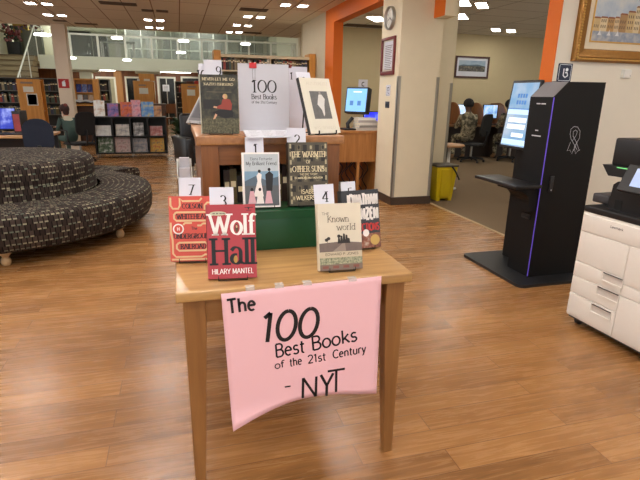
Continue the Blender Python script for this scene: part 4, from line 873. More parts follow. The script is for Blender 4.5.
# navy sign on top of the kiosk
navy = mat('navy_sign', rgb(26, 38, 62), .45)
q0, q1 = AX(556.5, 82, 1, 3.03), AX(573, 65, 1, 3.03)
t = thing('library_sign', 'small navy sign with a white reader symbol standing on the black kiosk', 'sign', (q0.x, 3.03, 1.441)); sw_d, sh_d = q1.x - q0.x, .125
b = MB(); b.prism([(x, y) for x, y in rounded(0, sw_d, 0, sh_d, .008, 3)], 0, .006, navy, 'y'); b.box(0, sw_d, .006, .05, 0, .003, navy); b.build('panel', t)
b = MB(); b.ty = -.0005; sgw = mat('sign_white', rgb(236, 240, 244), .5)
rp = rounded(.009, sw_d - .009, .009, sh_d - .009, .008, 3); stroke(b, rp + rp[:1], .003, sgw)
stroke(b, [(sw_d * .4, sh_d * .72), (sw_d * .4, sh_d * .34), (sw_d * .55, sh_d * .24), (sw_d * .72, sh_d * .34), (sw_d * .66, sh_d * .5), (sw_d * .52, sh_d * .5)], .009, sgw); b.disc(sw_d * .62, sh_d * .66, .012, .012, -.0006, sgw); b.build('symbol', t)

# ------------------------------------------------------------------ printer
_a, _b = P(565.8, 313.3, .055), P(640, 353, .055); PO = Vector((_a.x, _a.y, 0)); PR = math.atan2(_b.y - _a.y, _b.x - _a.x); t = thing('office_printer', 'white and black multifunction office printer at the right edge', 'printer', PO, PR)
RI = Matrix.Rotation(-PR, 3, 'Z'); pn = Matrix.Rotation(PR, 3, 'Z') @ Vector((0, 1, 0))
def PL(u, v, d=0.0):
    q = ray(u, v); o = PO + pn * d; k = (o - CAM).dot(pn) / q.dot(pn); p = RI @ (CAM + q * k - PO); return p
pw_ = mat('printer_white', rgb(232, 226, 216), .45, var=.02, spec=.4); pd = mat('printer_dark', rgb(22, 21, 22), .45); seam = mat('printer_seam', rgb(58, 54, 52), .7)
PW, PD, PH = .66, .6, PL(584.5, 211).z
b = MB(); b.rbox(0, PW, 0.004, PD, .055, PH, pw_, .004); b.build('body', t)
b = MB(); b.rbox(-.004, PW, 0.0, PD, PH, PH + .035, pd, .006); b.build('top_deck', t)
xm = PL(627, 262).x
b = MB()
zs = [PH - .012, PL(580, 229.5).z, PL(572.5, 258.5).z, PL(570.5, 273).z, PL(568, 289.5).z, .065]
def panel(x0, x1, z0, z1): 
    b = MB(); b.rbox(x0 + .0025, x1 - .0025, -.004, .006, z0 + .0025, z1 - .0025, pw_, .002); return b
panel(.002, PW, zs[1], zs[0]).build('upper_cover', t)
panel(.002, xm, zs[2], zs[1]).build('front_door', t); panel(xm, PW, zs[2] - .03, zs[1]).build('side_door', t)
for k, (za, zb_, hx) in enumerate(((zs[3], zs[2], (603, 623)), (zs[4], zs[3], (600, 622)), (zs[5], zs[4], (597.5, 618)))):
    o = panel(.002, xm, za, zb_).build('drawer', t)
    x0, x1 = PL(hx[0], 280).x, PL(hx[1], 285).x; zt = zb_ - .004 if k < 2 else zb_ - .012; hz = min(.05, (zb_ - za) * .8)
    b = MB(); b.box(x0, x1, -.0046, -.0042, zt - hz, zt, mat('recess_grey', rgb(206, 198, 188), .5)); b.box(x0, x1, -.010, -.0046, zt - hz - .004, zt - hz + .006, pw_); b.box(x0, x1, -.010, -.0046, zt - .004, zt, seam); b.box(x0 - .003, x0, -.010, -.0046, zt - hz, zt, pw_); b.box(x1, x1 + .003, -.010, -.0046, zt - hz, zt, pw_); b.build('drawer_handle', o)
panel(xm, PW, zs[2] - .095, zs[2] - .03).build('side_drawer', t); panel(xm, PW, .065, zs[2] - .095).build('side_drawer', t)
b = MB(); b.box(.004, PW, .02, PD, .04, .06, seam); b.build('plinth', t)
for x, y in ((.05, .06), (PW - .06, .06), (.05, PD - .06), (PW - .06, PD - .06)):
    b = MB(); b.M = Matrix.Translation((x, y, .028)) @ Matrix.Rotation(PI / 2, 4, 'Y'); b.lathe([(0, -.014), (.024, -.014), (.028, -.010), (.028, .010), (.024, .014), (0, .014)], black_plastic, 20); b.M = Matrix.Identity(4); b.box(x - .018, x + .018, y - .018, y + .018, .046, .056, black_plastic); b.build('caster', t)
b = MB(); p = PL(611, 227.5); q_ = PL(624, 230.5); text(b, 'Lexmark', p.x, p.z, .013, mat('logo_dark', rgb(46, 40, 40), .5), y=-.0048, w=.16, align='l', fit=q_.x - p.x); b.build('logo', t)
# upper black units
d1 = .06
p0, p1 = PL(606.5, 212, d1), PL(636, 187, d1)
b = MB(); b.prism([(p0.x, PH + .035), (p1.x + .06, PH + .035), (p1.x + .06, p1.z + .045), (p0.x + .035, p1.z + .01), (p0.x + .01, p1.z - .01)], d1, .4, pd, 'y'); b.build('control_block', t, bevel=.004)
h0, h1 = PL(614, 209, d1), PL(622.5, 201, d1)
b = MB(); b.box(h0.x, h1.x, d1 - .003, d1 + .002, h0.z, h1.z, mat('opening_black', rgb(6, 6, 6), .8)); b.rbox(h0.x - .004, h1.x + .004, d1 - .012, d1 - .003, h0.z - .006, h0.z, pd, .002); b.build('card_reader_slot', t)
q0, q1 = PL(596, 204, .16), PL(607, 196, .16); b = MB(); b.rbox(q0.x, q1.x + .05, .12, .42, PH + .036, q1.z + .01, mat('printer_grey', rgb(62, 60, 62), .5), .01); b.build('output_tray', t)
d2 = .2
a0, a1 = PL(603, 176, d2), PL(640, 140.5, d2)
b = MB(); b.prism([(PL(602.5, 164, d2).x, PL(602.5, 164, d2).z), (PL(608, 175.5, d2).x, PL(608, 175.5, d2).z), (PW - .02, PL(630, 176, d2).z), (PW - .02, PL(632, 168, d2).z)], d2, .5, pd, 'y'); b.build('paper_exit_lip', t, bevel=.003)
l0, l1 = PL(617, 167.5, d2), PL(629, 165.5, d2); b = MB(); b.box(l0.x, l1.x, d2 - .002, d2 + .004, l0.z - .002, l0.z + .004, mat('green_light', rgb(110, 200, 120), .4, emit=.7)); b.build('status_light', t)
b = MB(); b.rbox(PL(613, 160, d2).x - .035, PW - .02, d2 + .03, .56, PL(613, 166, d2).z, a1.z, pd, .012); b.build('document_feeder', t)
b = MB(); b.box(PL(613, 160, d2).x + .03, PW - .05, d2 + .06, .54, PL(613, 166, d2).z - .12, PL(613, 166, d2).z + .01, pd); b.build('scanner_neck', t)
# tilted control panel
cp = [PL(617, 187, -.02), PL(640, 194, -.02), PL(640, 166, .06), PL(629, 170, .06)]
b = MB(); vs = []
c0, c1, c2, c3 = PL(616, 189, -.03), PL(616, 189, -.03) + Vector((.28, 0, 0)), PL(630, 164, .07) + Vector((.255, 0, 0)), PL(630, 164, .07)
nv = (c1 - c0).cross(c3 - c0).normalized()
vs = [c0, c1, c2, c3] + [p - nv * .022 for p in (c0, c1, c2, c3)]
b.add(vs, [(0, 1, 2, 3), (7, 6, 5, 4), (0, 4, 5, 1), (1, 5, 6, 2), (2, 6, 7, 3), (3, 7, 4, 0)], pd); o = b.build('control_panel', t, bevel=.003)
b = MB(); e = .0008
def bi(u, v): return c0.lerp(c1, u).lerp(c3.lerp(c2, u), v) + nv * e
b.add([bi(.22, .2), bi(.92, .2), bi(.92, .88), bi(.22, .88)], [(0, 1, 2, 3)], mat('printer_screen', rgb(150, 166, 206), .3, emit=.55, var=.2, scale=20)); b.build('screen', o)

# ------------------------------------------------------------------ gilt framed painting
fx0, fz0 = AX(571, 61, 1, 3.62).x, AX(571, 61, 1, 3.6).z; fw, fh = 1.15, .86
t = thing('framed_painting', 'gilt framed town square painting on the cream wall at the top right', 'painting', (fx0, 3.6295, fz0))
gilt = mat('gilt_frame', rgb(156, 110, 48), .35, .5, var=.25, scale=30); gilt_l = mat('gilt_light', rgb(214, 172, 96), .35, .5, var=.2, scale=50)
fwid = .105
def frame_bars(name, off, wid, prof, m, parent):
    for k, (L_, org, rz) in enumerate(((fw, (0, 0), 0), (fh, (fw, 0), PI / 2), (fw, (fw, fh), PI), (fh, (0, fh), 3 * PI / 2))):
        b = MB(); vs = []
        for d_, h_ in prof: vs += [(off + d_, -h_, off + d_), (L_ - off - d_, -h_, off + d_)]
        fs = [(2 * i, 2 * i + 1, 2 * i + 3, 2 * i + 2) for i in range(len(prof) - 1)]
        b.M = Matrix.Translation((org[0], 0, org[1])) @ Matrix.Rotation(-rz, 4, 'Y'); b.add(vs, fs, m, False); b.build(name, parent)
frame_bars('frame_bar', 0, fwid, [(0, 0), (0, .03), (.012, .045), (.03, .05), (.04, .038), (.06, .034), (.085, .026), (.1, .022), (.105, .01)], gilt, t)
b = MB()
def rope(d, h, r, step=.022):
    segs = [((d, d), (fw - d, d)), ((fw - d, d), (fw - d, fh - d)), ((fw - d, fh - d), (d, fh - d)), ((d, fh - d), (d, d))]
    for (ax, az), (bx, bz) in segs:
        L_ = math.hypot(bx - ax, bz - az); n = int(L_ / step)
        for i in range(n):
            f = (i + .5) / n; x, z = ax + (bx - ax) * f, az + (bz - az) * f; ux, uz = (bx - ax) / L_, (bz - az) / L_
            k = step * .42; b.M = Matrix.Translation((x, -h, z)) @ Matrix.Rotation(-math.atan2(uz, ux) - .6, 4, 'Y'); b.ball((0, 0, 0), (k * 1.25, r, r * .8), gilt_l, 8, 5)
    b.M = Matrix.Identity(4)
rope(.022, .05, .010); b.build('rope_moulding', t)
b = MB(); b.rect(fwid, fw - fwid, fwid, fh - fwid, -.008, mat('mat_board', rgb(232, 218, 190), .8, var=.03)); o = b.build('mat_board', t)
ix, iz = AX(590.5, 40.5, 1, 3.62).x - fx0, AX(590.5, 40.5, 1, 3.62).z - fz0
b = MB()
for (x0, x1, z0, z1) in ((ix - .012, fw - ix + .012, iz - .012, iz), (ix - .012, fw - ix + .012, fh - iz, fh - iz + .012), (ix - .012, ix, iz, fh - iz), (fw - ix, fw - ix + .012, iz, fh - iz)): b.box(x0, x1, -.014, -.008, z0, z1, gilt_l)
b.build('inner_fillet', t)
b = MB(); W_, H_ = fw - 2 * ix, fh - 2 * iz
def R_(x0, x1, z0, z1, m, y): b.rect(ix + W_ * x0, ix + W_ * x1, iz + H_ * z0, iz + H_ * z1, y, m)
R_(0, 1, 0, 1, blotch('painted_sky', [rgb(150, 176, 204), rgb(196, 208, 218), rgb(226, 226, 220)], 5, .6), -.0085)
R_(0, 1, 0, .17, blotch('painted_square', [rgb(120, 136, 160), rgb(160, 168, 180), rgb(200, 198, 190)], 14, .6), -.0088)
rp_ = random.Random(5); x = 0.0
bl_m = [mat('painted_house_%d' % i, c, .6, var=.15, scale=30) for i, c in enumerate((rgb(206, 180, 130), rgb(222, 204, 164), rgb(190, 150, 96), rgb(214, 190, 150), rgb(176, 140, 96)))]
wn_m = mat('painted_window', rgb(112, 92, 76), .6)
k = 0
while x < .99:
    w_ = rp_.uniform(.06, .1); top = .30 + .05 * rp_.random() + max(0, x - .22) * .75; R_(x, min(1, x + w_), .15, min(.97, top), bl_m[k % 5], -.0091)
    for i in range(3):
        z = .2
        while z < min(.97, top) - .06: R_(x + w_ * (.14 + i * .27), x + w_ * (.26 + i * .27), z, z + .045, wn_m, -.0094); z += .085
    b.flat([(ix + W_ * (x - .004), iz + H_ * min(.96, top)), (ix + W_ * min(1, x + w_ + .004), iz + H_ * min(.96, top)), (ix + W_ * min(1, x + w_ - .01), iz + H_ * min(.98, top + .025)), (ix + W_ * (x + .01), iz + H_ * min(.98, top + .025))], -.0092, mat('painted_roof', rgb(150, 96, 70), .6)); x += w_; k += 1
for x in (.07, .19, .3): b.flat([(ix + W_ * x, iz + H_ * .09), (ix + W_ * (x + .05), iz + H_ * .09), (ix + W_ * (x + .035), iz + H_ * .14), (ix + W_ * (x + .03), iz + H_ * .18), (ix + W_ * (x + .02), iz + H_ * .14)], -.0097, mat('painted_fountain', rgb(222, 224, 226), .6))
b.build('canvas', t)
# thermostat
q = AX(626, 74, 1, 3.62); t = thing('thermostat', 'small white thermostat box on the cream wall below the painting', 'thermostat', (q.x, 3.6295, q.z)); b = MB(); b.rbox(-.042, .042, -.03, 0, -.034, .034, mat('thermostat_white', rgb(240, 238, 230), .45, var=.01), .005); b.build('case', t)
b = MB(); b.rbox(-.047, .047, -.006, 0, -.039, .039, white_paint, .002); b.build('back_plate', t)
b = MB(); b.box(.024, .034, -.0315, -.0295, -.02, -.012, mat('grille_grey', rgb(180, 178, 170), .5)); b.build('sensor', t)

# ------------------------------------------------------------------ things on the square column
CX = 2.505
M_left = Matrix.Rotation(-PI / 2, 4, 'Z')
def on_left_face(y, z): return Matrix.Translation((CX, y, z)) @ M_left
q = AX(391.3, 18.2, 0, CX); rad = (AX(391, 6.5, 0, CX).z - AX(391, 30, 0, CX).z) / 2
t = thing('wall_clock', 'round silver rimmed wall clock on the square column', 'clock', (0, 0, 0)); t.matrix_world = on_left_face(q.y, q.z)
b = MB(); b.M = Matrix.Rotation(PI / 2, 4, 'X'); b.lathe([(rad * .86, .01), (rad * .88, .038), (rad * .94, .045), (rad * .99, .036), (rad, .0)], steel, 48); b.build('rim', t)
b = MB(); b.disc(0, 0, rad * .87, rad * .87, -.012, mat('clock_face', rgb(226, 224, 214), .4, var=.01), 48); b.build('dial', t)
b = MB()
for k in range(12):
    a = k * PI / 6; text(b, str(k or 12), rad * .68 * math.sin(a), rad * .68 * math.cos(a) - rad * .07, rad * .15, ink, y=-.0128, w=.14)
    b.rect(-.001, .001, 0, 0, -.0125, ink) if False else None
b.build('numerals', t)
for a, L_, w_ in ((2.1, .45, .03), (4.4, .68, .02)):
    b = MB(); b.M = Matrix.Rotation(a, 4, 'Y'); b.box(-rad * w_, rad * w_, -.018, -.016, -rad * .1, rad * L_, ink); b.build('hand', t)
z0, z1 = AX(389, 75, 0, CX).z, AX(389, 37.5, 0, CX).z; y0, y1 = AX(382.5, 56, 0, CX).y, AX(395.5, 56, 0, CX).y; Wc, Hc = y0 - y1, z1 - z0
t = thing('framed_notice', 'dark red framed white notice on the square column under the clock', 'frame', (0, 0, 0)); t.matrix_world = on_left_face((y0 + y1) / 2, z0)
rf = mat('dark_red_frame', rgb(112, 30, 34), .4, coat=.3)
for x0, x1, a0, a1 in ((-Wc / 2, Wc / 2, 0, .045), (-Wc / 2, Wc / 2, Hc - .03, Hc), (-Wc / 2, -Wc / 2 + .035, .045, Hc - .03), (Wc / 2 - .035, Wc / 2, .045, Hc - .03)):
    b = MB(); b.rbox(x0, x1, -.025, 0, a0, a1, rf, .003); b.build('frame_bar', t)
b = MB(); b.rect(-Wc / 2 + .03, Wc / 2 - .03, .04, Hc - .025, -.006, mat('notice_mat', rgb(196, 188, 170), .6)); b.rect(-Wc / 2 + .07, Wc / 2 - .06, .07, Hc - .05, -.008, paper); g_ = mat('notice_ink', rgb(120, 116, 112), .6)
for k in range(14): b.rect(-Wc / 2 + .1, Wc / 2 - .085 - .02 * (k % 3), Hc - .1 - k * .021, Hc - .092 - k * .021, -.0085, g_)
b.build('notice_sheet', t)
z0, z1 = AX(388, 96, 0, CX).z, AX(388, 85, 0, CX).z; q = AX(388.3, 90, 0, CX)
t = thing('phone_sign', 'small white sign with a black symbol on the square column', 'sign', (0, 0, 0)); t.matrix_world = on_left_face(q.y, z0); hs = z1 - z0
b = MB(); b.rbox(-.065, .065, -.003, 0, 0, hs, white_card, .001); b.build('plate', t)
b = MB(); b.ty = -.0036; stroke(b, A(0, hs * .62, .028, hs * .16, -60, 240), .012, ink); stroke(b, [(0, hs * .45), (0, hs * .3), (.028, hs * .2)], .012, ink); rp = [(-.055, .01), (.055, .01), (.055, hs - .01), (-.055, hs - .01), (-.055, .01)]; stroke(b, rp, .004, ink); b.build('symbol', t)
z0, z1 = AX(388, 108, 0, CX).z, AX(388, 101.5, 0, CX).z; q = AX(387.5, 105, 0, CX)
t = thing('switch_plate', 'dark square switch plate on the square column under the small white sign', 'switch', (0, 0, 0)); t.matrix_world = on_left_face(q.y, z0); hs = z1 - z0
b = MB(); b.rbox(-.06, .06, -.008, 0, 0, hs, mat('switch_dark', rgb(52, 54, 60), .4), .003); b.build('plate', t)
b = MB(); b.box(-.04, -.006, -.012, -.008, hs * .3, hs * .7, black_plastic); b.build('rocker', t); b = MB(); b.box(.006, .04, -.012, -.008, hs * .3, hs * .7, black_plastic); b.build('rocker', t)

# ------------------------------------------------------------------ counter desk behind the book case
t = thing('counter_desk', 'wooden counter desk with open cubbies left of the square column', 'desk', (0, 0, 0)); DT = .876
dwf = wood('desk_front', rgb(150, 96, 44), rgb(186, 128, 68), .45, 'Z', .7)
c0, c1 = AX(337.5, 178, 1, 6.13).x, AX(374.5, 178, 1, 6.13).x; zc0, zc1 = AX(356, 196, 1, 6.13).z, AX(356, 162, 1, 6.13).z
b = MB(); b.box(1.2, 2.9, 6.105, 6.9, DT - .03, DT, dwf); b.build('worktop', t, bevel=.003)
b = MB(); b.box(1.22, c0, 6.13, 6.15, 0, DT - .03, dwf); b.box(c0, c1, 6.13, 6.15, zc1, DT - .03, dwf); b.box(c1, 2.9, 6.13, 6.15, 0, DT - .03, dwf); b.box(c0, c1, 6.13, 6.15, 0, max(.01, zc0), dwf); xm_ = (c0 + c1) / 2 + .02; b.box(xm_ - .02, xm_ + .02, 6.13, 6.15, zc0, zc1, dwf); b.build('front_panel', t)
b = MB(); b.box(1.22, 2.9, 6.62, 6.64, 0, DT - .03, wood('desk_back', rgb(160, 84, 34), rgb(190, 110, 50), .5, 'Z', .6)); b.build('back_panel', t)
for x in (1.22, c0 - .02, c1, 2.88):
    b = MB(); b.box(x, x + .02, 6.15, 6.62, 0, DT - .03, dwf); b.build('side_panel', t)
t = thing('cable_bundle', 'black cables and a grey power unit inside the counter desk cubby', 'cables', (0, 0, 0))
b = MB(); cb = random.Random(2)
for k in range(7):
    x = c0 + .08 + k * (c1 - c0 - .16) / 6; pts = [(x + .05 * math.sin(j * 1.3 + k), 6.3 + .04 * math.cos(j + k), max(.02, zc1 - .02 - j * (zc1 - .04) / 7)) for j in range(8)]; b.tube(pts, .007, black_plastic, 6)
b.build('cables', t); b = MB(); b.rbox(c0 + .05, c0 + .24, 6.25, 6.4, .002, .17, mat('power_unit', rgb(120, 118, 112), .5), .01); b.build('power_unit', t)
# self check screen on the desk
q = AX(357, 113, 1, 6.35); t = thing('check_screen', 'tilted pale blue check out screen standing on the counter desk', 'screen', (q.x, 6.35, DT)); 
b = MB(); b.rbox(-.2, .06, -.1, .1, 0, .02, black_plastic, .006); b.tube([(-.12, 0, .02), (-.13, 0, .08), (-.06, 0, .16)], .025, black_plastic, 10); b.build('stand', t)
Ms = Matrix.Translation((-.03, .0, q.z - DT)) @ Matrix.Rotation(-.75, 4, 'Z') @ Matrix.Rotation(-.18, 4, 'X')
zt = AX(357, 86.5, 1, 6.35).z - q.z
b = MB(); b.M = Ms; b.rbox(-.16, .16, 0, .13, 0, zt, black_plastic, .008); b.build('housing', t)
b = MB(); b.M = Ms; b.rect(-.145, .145, .02, zt - .02, -.001, mat('blue_screen', rgb(120, 178, 232), .3, emit=.6, var=.08, scale=5)); b.rect(-.09, -.04, .1, .16, -.0014, sb); b.rect(.02, .07, .1, .16, -.0014, sb); b.rect(-.05, .07, .27, .285, -.0014, sw_); b.build('screen', t)
q2 = AX(363, 84, 1, 6.4); t = thing('number_sign', 'tiny white sign on top of the check out screen', 'sign', (q2.x, 6.4, AX(363, 88.5, 1, 6.4).z)); b = MB(); b.box(-.065, .065, -.002, .002, 0, .115, white_card); b.build('plate', t); b = MB(); text(b, 'C', 0, .03, .05, ink, y=-.0026, w=.2); b.build('letter', t)
# pile of returned books
gx = AX(365, 130, 1, 6.3).x
for k, (dx, w_, h_, col) in enumerate(((0, .3, .035, (206, 204, 196)), (.01, .29, .03, (150, 150, 146)), (-.01, .26, .035, (226, 224, 218)), (.0, .27, .03, (180, 178, 176)), (-.02, .25, .03, (236, 236, 232)))):
    z = DT + .001 + sum((.035, .03, .035, .03, .03)[:k]) + k * .0006
    r = thing('book', ['bottom pale book of the pile on the counter desk', 'grey second book of the pile on the counter desk', 'white middle book of the pile on the counter desk', 'grey fourth book of the pile on the counter desk', 'white top book of the pile on the counter desk'][k], 'book', (gx + dx, 6.3, z), .1 * (k % 3), 'book pile on the counter desk')
    m_ = mat('pile_%d' % k, rgb(*col), .4); b = MB(); b.box(-w_ / 2, w_ / 2, -.1, .1, 0, .003, m_); b.box(-w_ / 2, w_ / 2, -.1, .1, h_ - .003, h_, m_); b.box(-w_ / 2, w_ / 2, -.1, -.097, .003, h_ - .003, m_); b.build('cover', r); b = MB(); b.box(-w_ / 2 + .004, w_ / 2 - .004, -.097, .096, .003, h_ - .003, pages); b.build('page_block', r)
# monitor showing blue behind the desk
def monitor(name, label, x, y, z, rz, W, H, scm, group=None, foot=.12):
    t = thing(name, label, 'monitor', (x, y, z), rz, group)
    b = MB(); b.rbox(-W / 2, W / 2, 0, .03, foot, foot + H, black_plastic, .004); b.build('housing', t)
    b = MB(); b.rect(-W / 2 + .014, W / 2 - .014, foot + .014, foot + H - .014, -.0008, scm); b.build('screen', t)
    b = MB(); b.box(-.03, .03, .03, .05, .01, foot + .12, black_plastic); b.build('neck', t); b = MB(); b.rbox(-.12, .12, -.06, .14, 0, .012, black_plastic, .004); b.build('foot', t)
    return t
q = AX(372, 117, 1, 6.7); monitor('monitor', 'small monitor with a vivid blue screen at the back of the counter desk', q.x, 6.68, DT, -.2, .27, .16, blotch('vivid_blue', [rgb(20, 30, 226), rgb(60, 70, 240), rgb(150, 190, 250)], 7, .3, 1.0), foot=.075)

# ------------------------------------------------------------------ yellow bin and side table by the column
t = thing('yellow_bin', 'yellow plastic bin with a black handle beside the square column', 'bin', (3.3, 5.7, 0.006))
yel = mat('yellow_plastic', rgb(206, 180, 10), .4, coat=.2)
def taper(b, x0, x1, y0, y1, z0, z1, k, m):
    cx, cy = (x0 + x1) / 2, (y0 + y1) / 2; vs = [(cx + (x - cx) * (k if z == z0 else 1), cy + (y - cy) * (k if z == z0 else 1), z) for x in (x0, x1) for y in (y0, y1) for z in (z0, z1)]
    b.add(vs, [(0, 1, 3, 2), (4, 6, 7, 5), (0, 4, 5, 1), (2, 3, 7, 6), (0, 2, 6, 4), (1, 5, 7, 3)], m)
b = MB(); taper(b, -.15, .15, -.13, .13, .03, .45, .78, yel); b.box(-.11, -.06, -.107, .1, 0, .04, yel); b.box(.06, .11, -.107, .1, 0, .04, yel); b.build('bucket', t, bevel=.008)
b = MB(); taper(b, -.085, .085, -.134, -.1, .06, .42, .85, mat('yellow_rib', rgb(190, 164, 8), .4)); b.build('front_rib', t, bevel=.005)
b = MB(); b.rbox(-.16, .16, -.14, .14, .45, .475, mat('bin_rim', rgb(70, 64, 50), .5), .008); b.build('rim', t)
b = MB(); b.tube([(.05, -.148, .46), (.1, -.155, .40), (.165, -.152, .3), (.17, -.15, .285)], .011, black_plastic, 8); b.build('handle', t)
t = thing('side_table', 'round tan topped side table with a white leg behind the yellow bin', 'table', (3.8, 6.42, 0))
b = MB(); b.lathe([(0, .63), (.2, .63), (.215, .64), (.215, .655), (.2, .665), (0, .665)], wood('tan_top', rgb(170, 124, 80), rgb(196, 152, 106), .4, 'X', .5), 40); b.build('tabletop', t)
b = MB(); b.lathe([(0, .006), (.15, .006), (.15, .018), (.03, .035), (.022, .06), (.022, .63), (0, .63)], white_paint, 24); b.build('leg', t)
t = thing('black_crate', 'black panel box standing under the tan side table', 'box', (3.70, 6.85, .006)); b = MB(); b.rbox(-.14, .1, 0, .2, 0, .56, black_plastic, .01); b.build('box_body', t); b = MB(); b.rbox(-.145, .105, -.005, .205, .56, .58, mat('crate_lid', rgb(48, 48, 50), .4), .004); b.build('lid', t)
# ------------------------------------------------------------------ seating and people
skin_d = mat('skin_dark', rgb(92, 62, 46), .6, var=.04); skin_l = mat('skin_light', rgb(206, 158, 128), .6, var=.04)
hair_k = mat('hair_black', rgb(20, 16, 15), .8, var=.3, scale=90); hair_b = mat('hair_brown', rgb(58, 34, 28), .7, var=.3, scale=90)
camo = camo_material(); denim = mat('dark_trousers', rgb(46, 48, 56), .85); shoe = mat('suede_boot', rgb(150, 118, 84), .8)
chair_b = mat('chair_black', rgb(24, 24, 26), .75, var=.15, scale=60); chair_mesh = mat('chair_mesh', rgb(34, 34, 34), .8, var=.3, scale=200)
def skin_body(pts, edges, name, parent, zones, S=1.0):
    me = bpy.data.meshes.new('tmp'); me.from_pydata([Vector(p[:3]) * S for p in pts], edges, []); o = bpy.data.objects.new('tmp', me); C.objects.link(o)
    m = o.modifiers.new('s', 'SKIN'); m.use_smooth_shade = True
    for i, p in enumerate(pts): me.skin_vertices[0].data[i].radius = (p[3] * S, p[3] * S)
    me.skin_vertices[0].data[0].use_root = True
    sb_ = o.modifiers.new('u', 'SUBSURF'); sb_.levels = 2; sb_.render_levels = 2
    bpy.context.view_layer.update(); dg = bpy.context.evaluated_depsgraph_get(); nm = bpy.data.meshes.new_from_object(o.evaluated_get(dg)); bpy.data.objects.remove(o)
    nm.materials.clear(); ms = []
    for p in nm.polygons:
        z = zones(p.center / S)
        if z not in ms: ms.append(z)
        p.material_index = ms.index(z); p.use_smooth = True
    for z in ms: nm.materials.append(z)
    nm.name = name; b = bpy.data.objects.new(name, nm); C.objects.link(b); b.parent = parent; return b
def seated(label, loc, rz, skin, top, legs, boots, hairm, hair_kind, group=None, lean=0.0, reach=.36, turn=0.0, S=1.0, top2=None):
    t = thing('person', label, 'person', loc, rz, group); t.scale = (S, S, S); V = []; E_ = []
    def j(x, y, z, r, par=None): V.append((x, y, z, r)); (E_.append((par, len(V) - 1)) if par is not None else None); return len(V) - 1
    pel = j(0, 0, .53, .14); bel = j(0, .0, .67, .135, pel); ch = j(0, .02 + lean * .5, .86, .155, bel); nb = j(0, .03 + lean, 1.0, .075, ch); nk = j(0, .045 + lean, 1.06, .052, nb)
    hd = j(0, .065 + lean, 1.13, .078, nk); hm = j(0, .07 + lean, 1.19, .09, hd); j(0, .06 + lean, 1.255, .07, hm)
    for s in (-1, 1):
        sh = j(s * .165, .03 + lean * .8, .945, .062, ch); el = j(s * .215, .10 + lean, .70, .044, sh); wr = j(s * .13, .10 + reach * .75, .755, .029, el); hn = j(s * .115, .16 + reach * .75, .765, .03, wr)
        for k, (dx, L_) in enumerate(((-.028, .07), (-.010, .08), (.009, .076), (.026, .06))):
            f1 = j(s * .115 + dx, .20 + reach * .75, .768, .0095, hn); j(s * .115 + dx * 1.1, .20 + reach * .75 + L_, .752, .0085, f1)
        th = j(s * .115 - s * .034, .185 + reach * .75, .765, .011, hn); j(s * .115 - s * .05, .225 + reach * .75, .758, .009, th)
        hp = j(s * .09, .05, .51, .088, pel); kn = j(s * .12, .43, .50, .062, hp); an = j(s * .12, .38, .10, .043, kn); j(s * .125, .42, .05, .042, an); j(s * .13, .52, .038, .036, len(V) - 1)
    def zone(c):
        if c.z > 1.03: return skin
        if top2 and c.z > .93 and abs(c.x) < .12: return top2
        if c.y > .10 + reach * .70 and c.z > .6: return skin
        if c.z < .12: return boots
        if c.z < .60 and not (abs(c.x) < .16 and c.y < .03): return legs
        return top
    body = skin_body(V, E_, 'body', t, zone)
    hy = .07 + lean
    b = MB()
    b.M = Matrix.Translation((0, hy, 1.185)) @ Matrix.Rotation(turn, 4, 'Z')
    # face: nose, eyes, mouth, ears
    b.ball((0, .092, -.005), (.013, .02, .02), skin, 10, 6)
    for s in (-1, 1): b.ball((s * .032, .082, .015), (.012, .008, .007), mat('eye_white', rgb(226, 222, 216), .3), 8, 5); b.ball((s * .032, .089, .015), (.005, .003, .005), hair_k, 6, 4); b.ball((s * .092, .0, -.002), (.012, .02, .03), skin, 8, 6)
    b.ball((0, .083, -.042), (.024, .007, .006), mat('lips', rgb(140, 76, 70), .5), 8, 5); b.build('face', t)
    b = MB(); b.M = Matrix.Translation((0, hy, 1.185)) @ Matrix.Rotation(turn, 4, 'Z'); n, k = 20, 9; vs = []
    for i in range(k + 1):
        a = (PI * .70) * i / k
        for q in range(n):
            ph = 2 * PI * q / n; front = max(0, math.sin(ph)); aa = a * (1 - .5 * front); vs.append((.103 * math.sin(aa) * math.cos(ph), -.008 + .108 * math.sin(aa) * math.sin(ph), .012 + .104 * math.cos(aa)))
    b.add(vs, [(i * n + q, i * n + (q + 1) % n, (i + 1) * n + (q + 1) % n, (i + 1) * n + q) for i in range(k) for q in range(n)], hairm, True)
    if hair_kind == 'bun': b.ball((0, -.07, .09), (.05, .05, .045), mat('hair_auburn', rgb(112, 44, 38), .6, var=.3, scale=80), 12, 8); b.ball((0, -.06, -.06), (.075, .05, .09), hairm, 12, 8)
    o = b.build('hair', t); s_ = o.modifiers.new('thickness', 'SOLIDIFY'); s_.thickness = .006
    return t
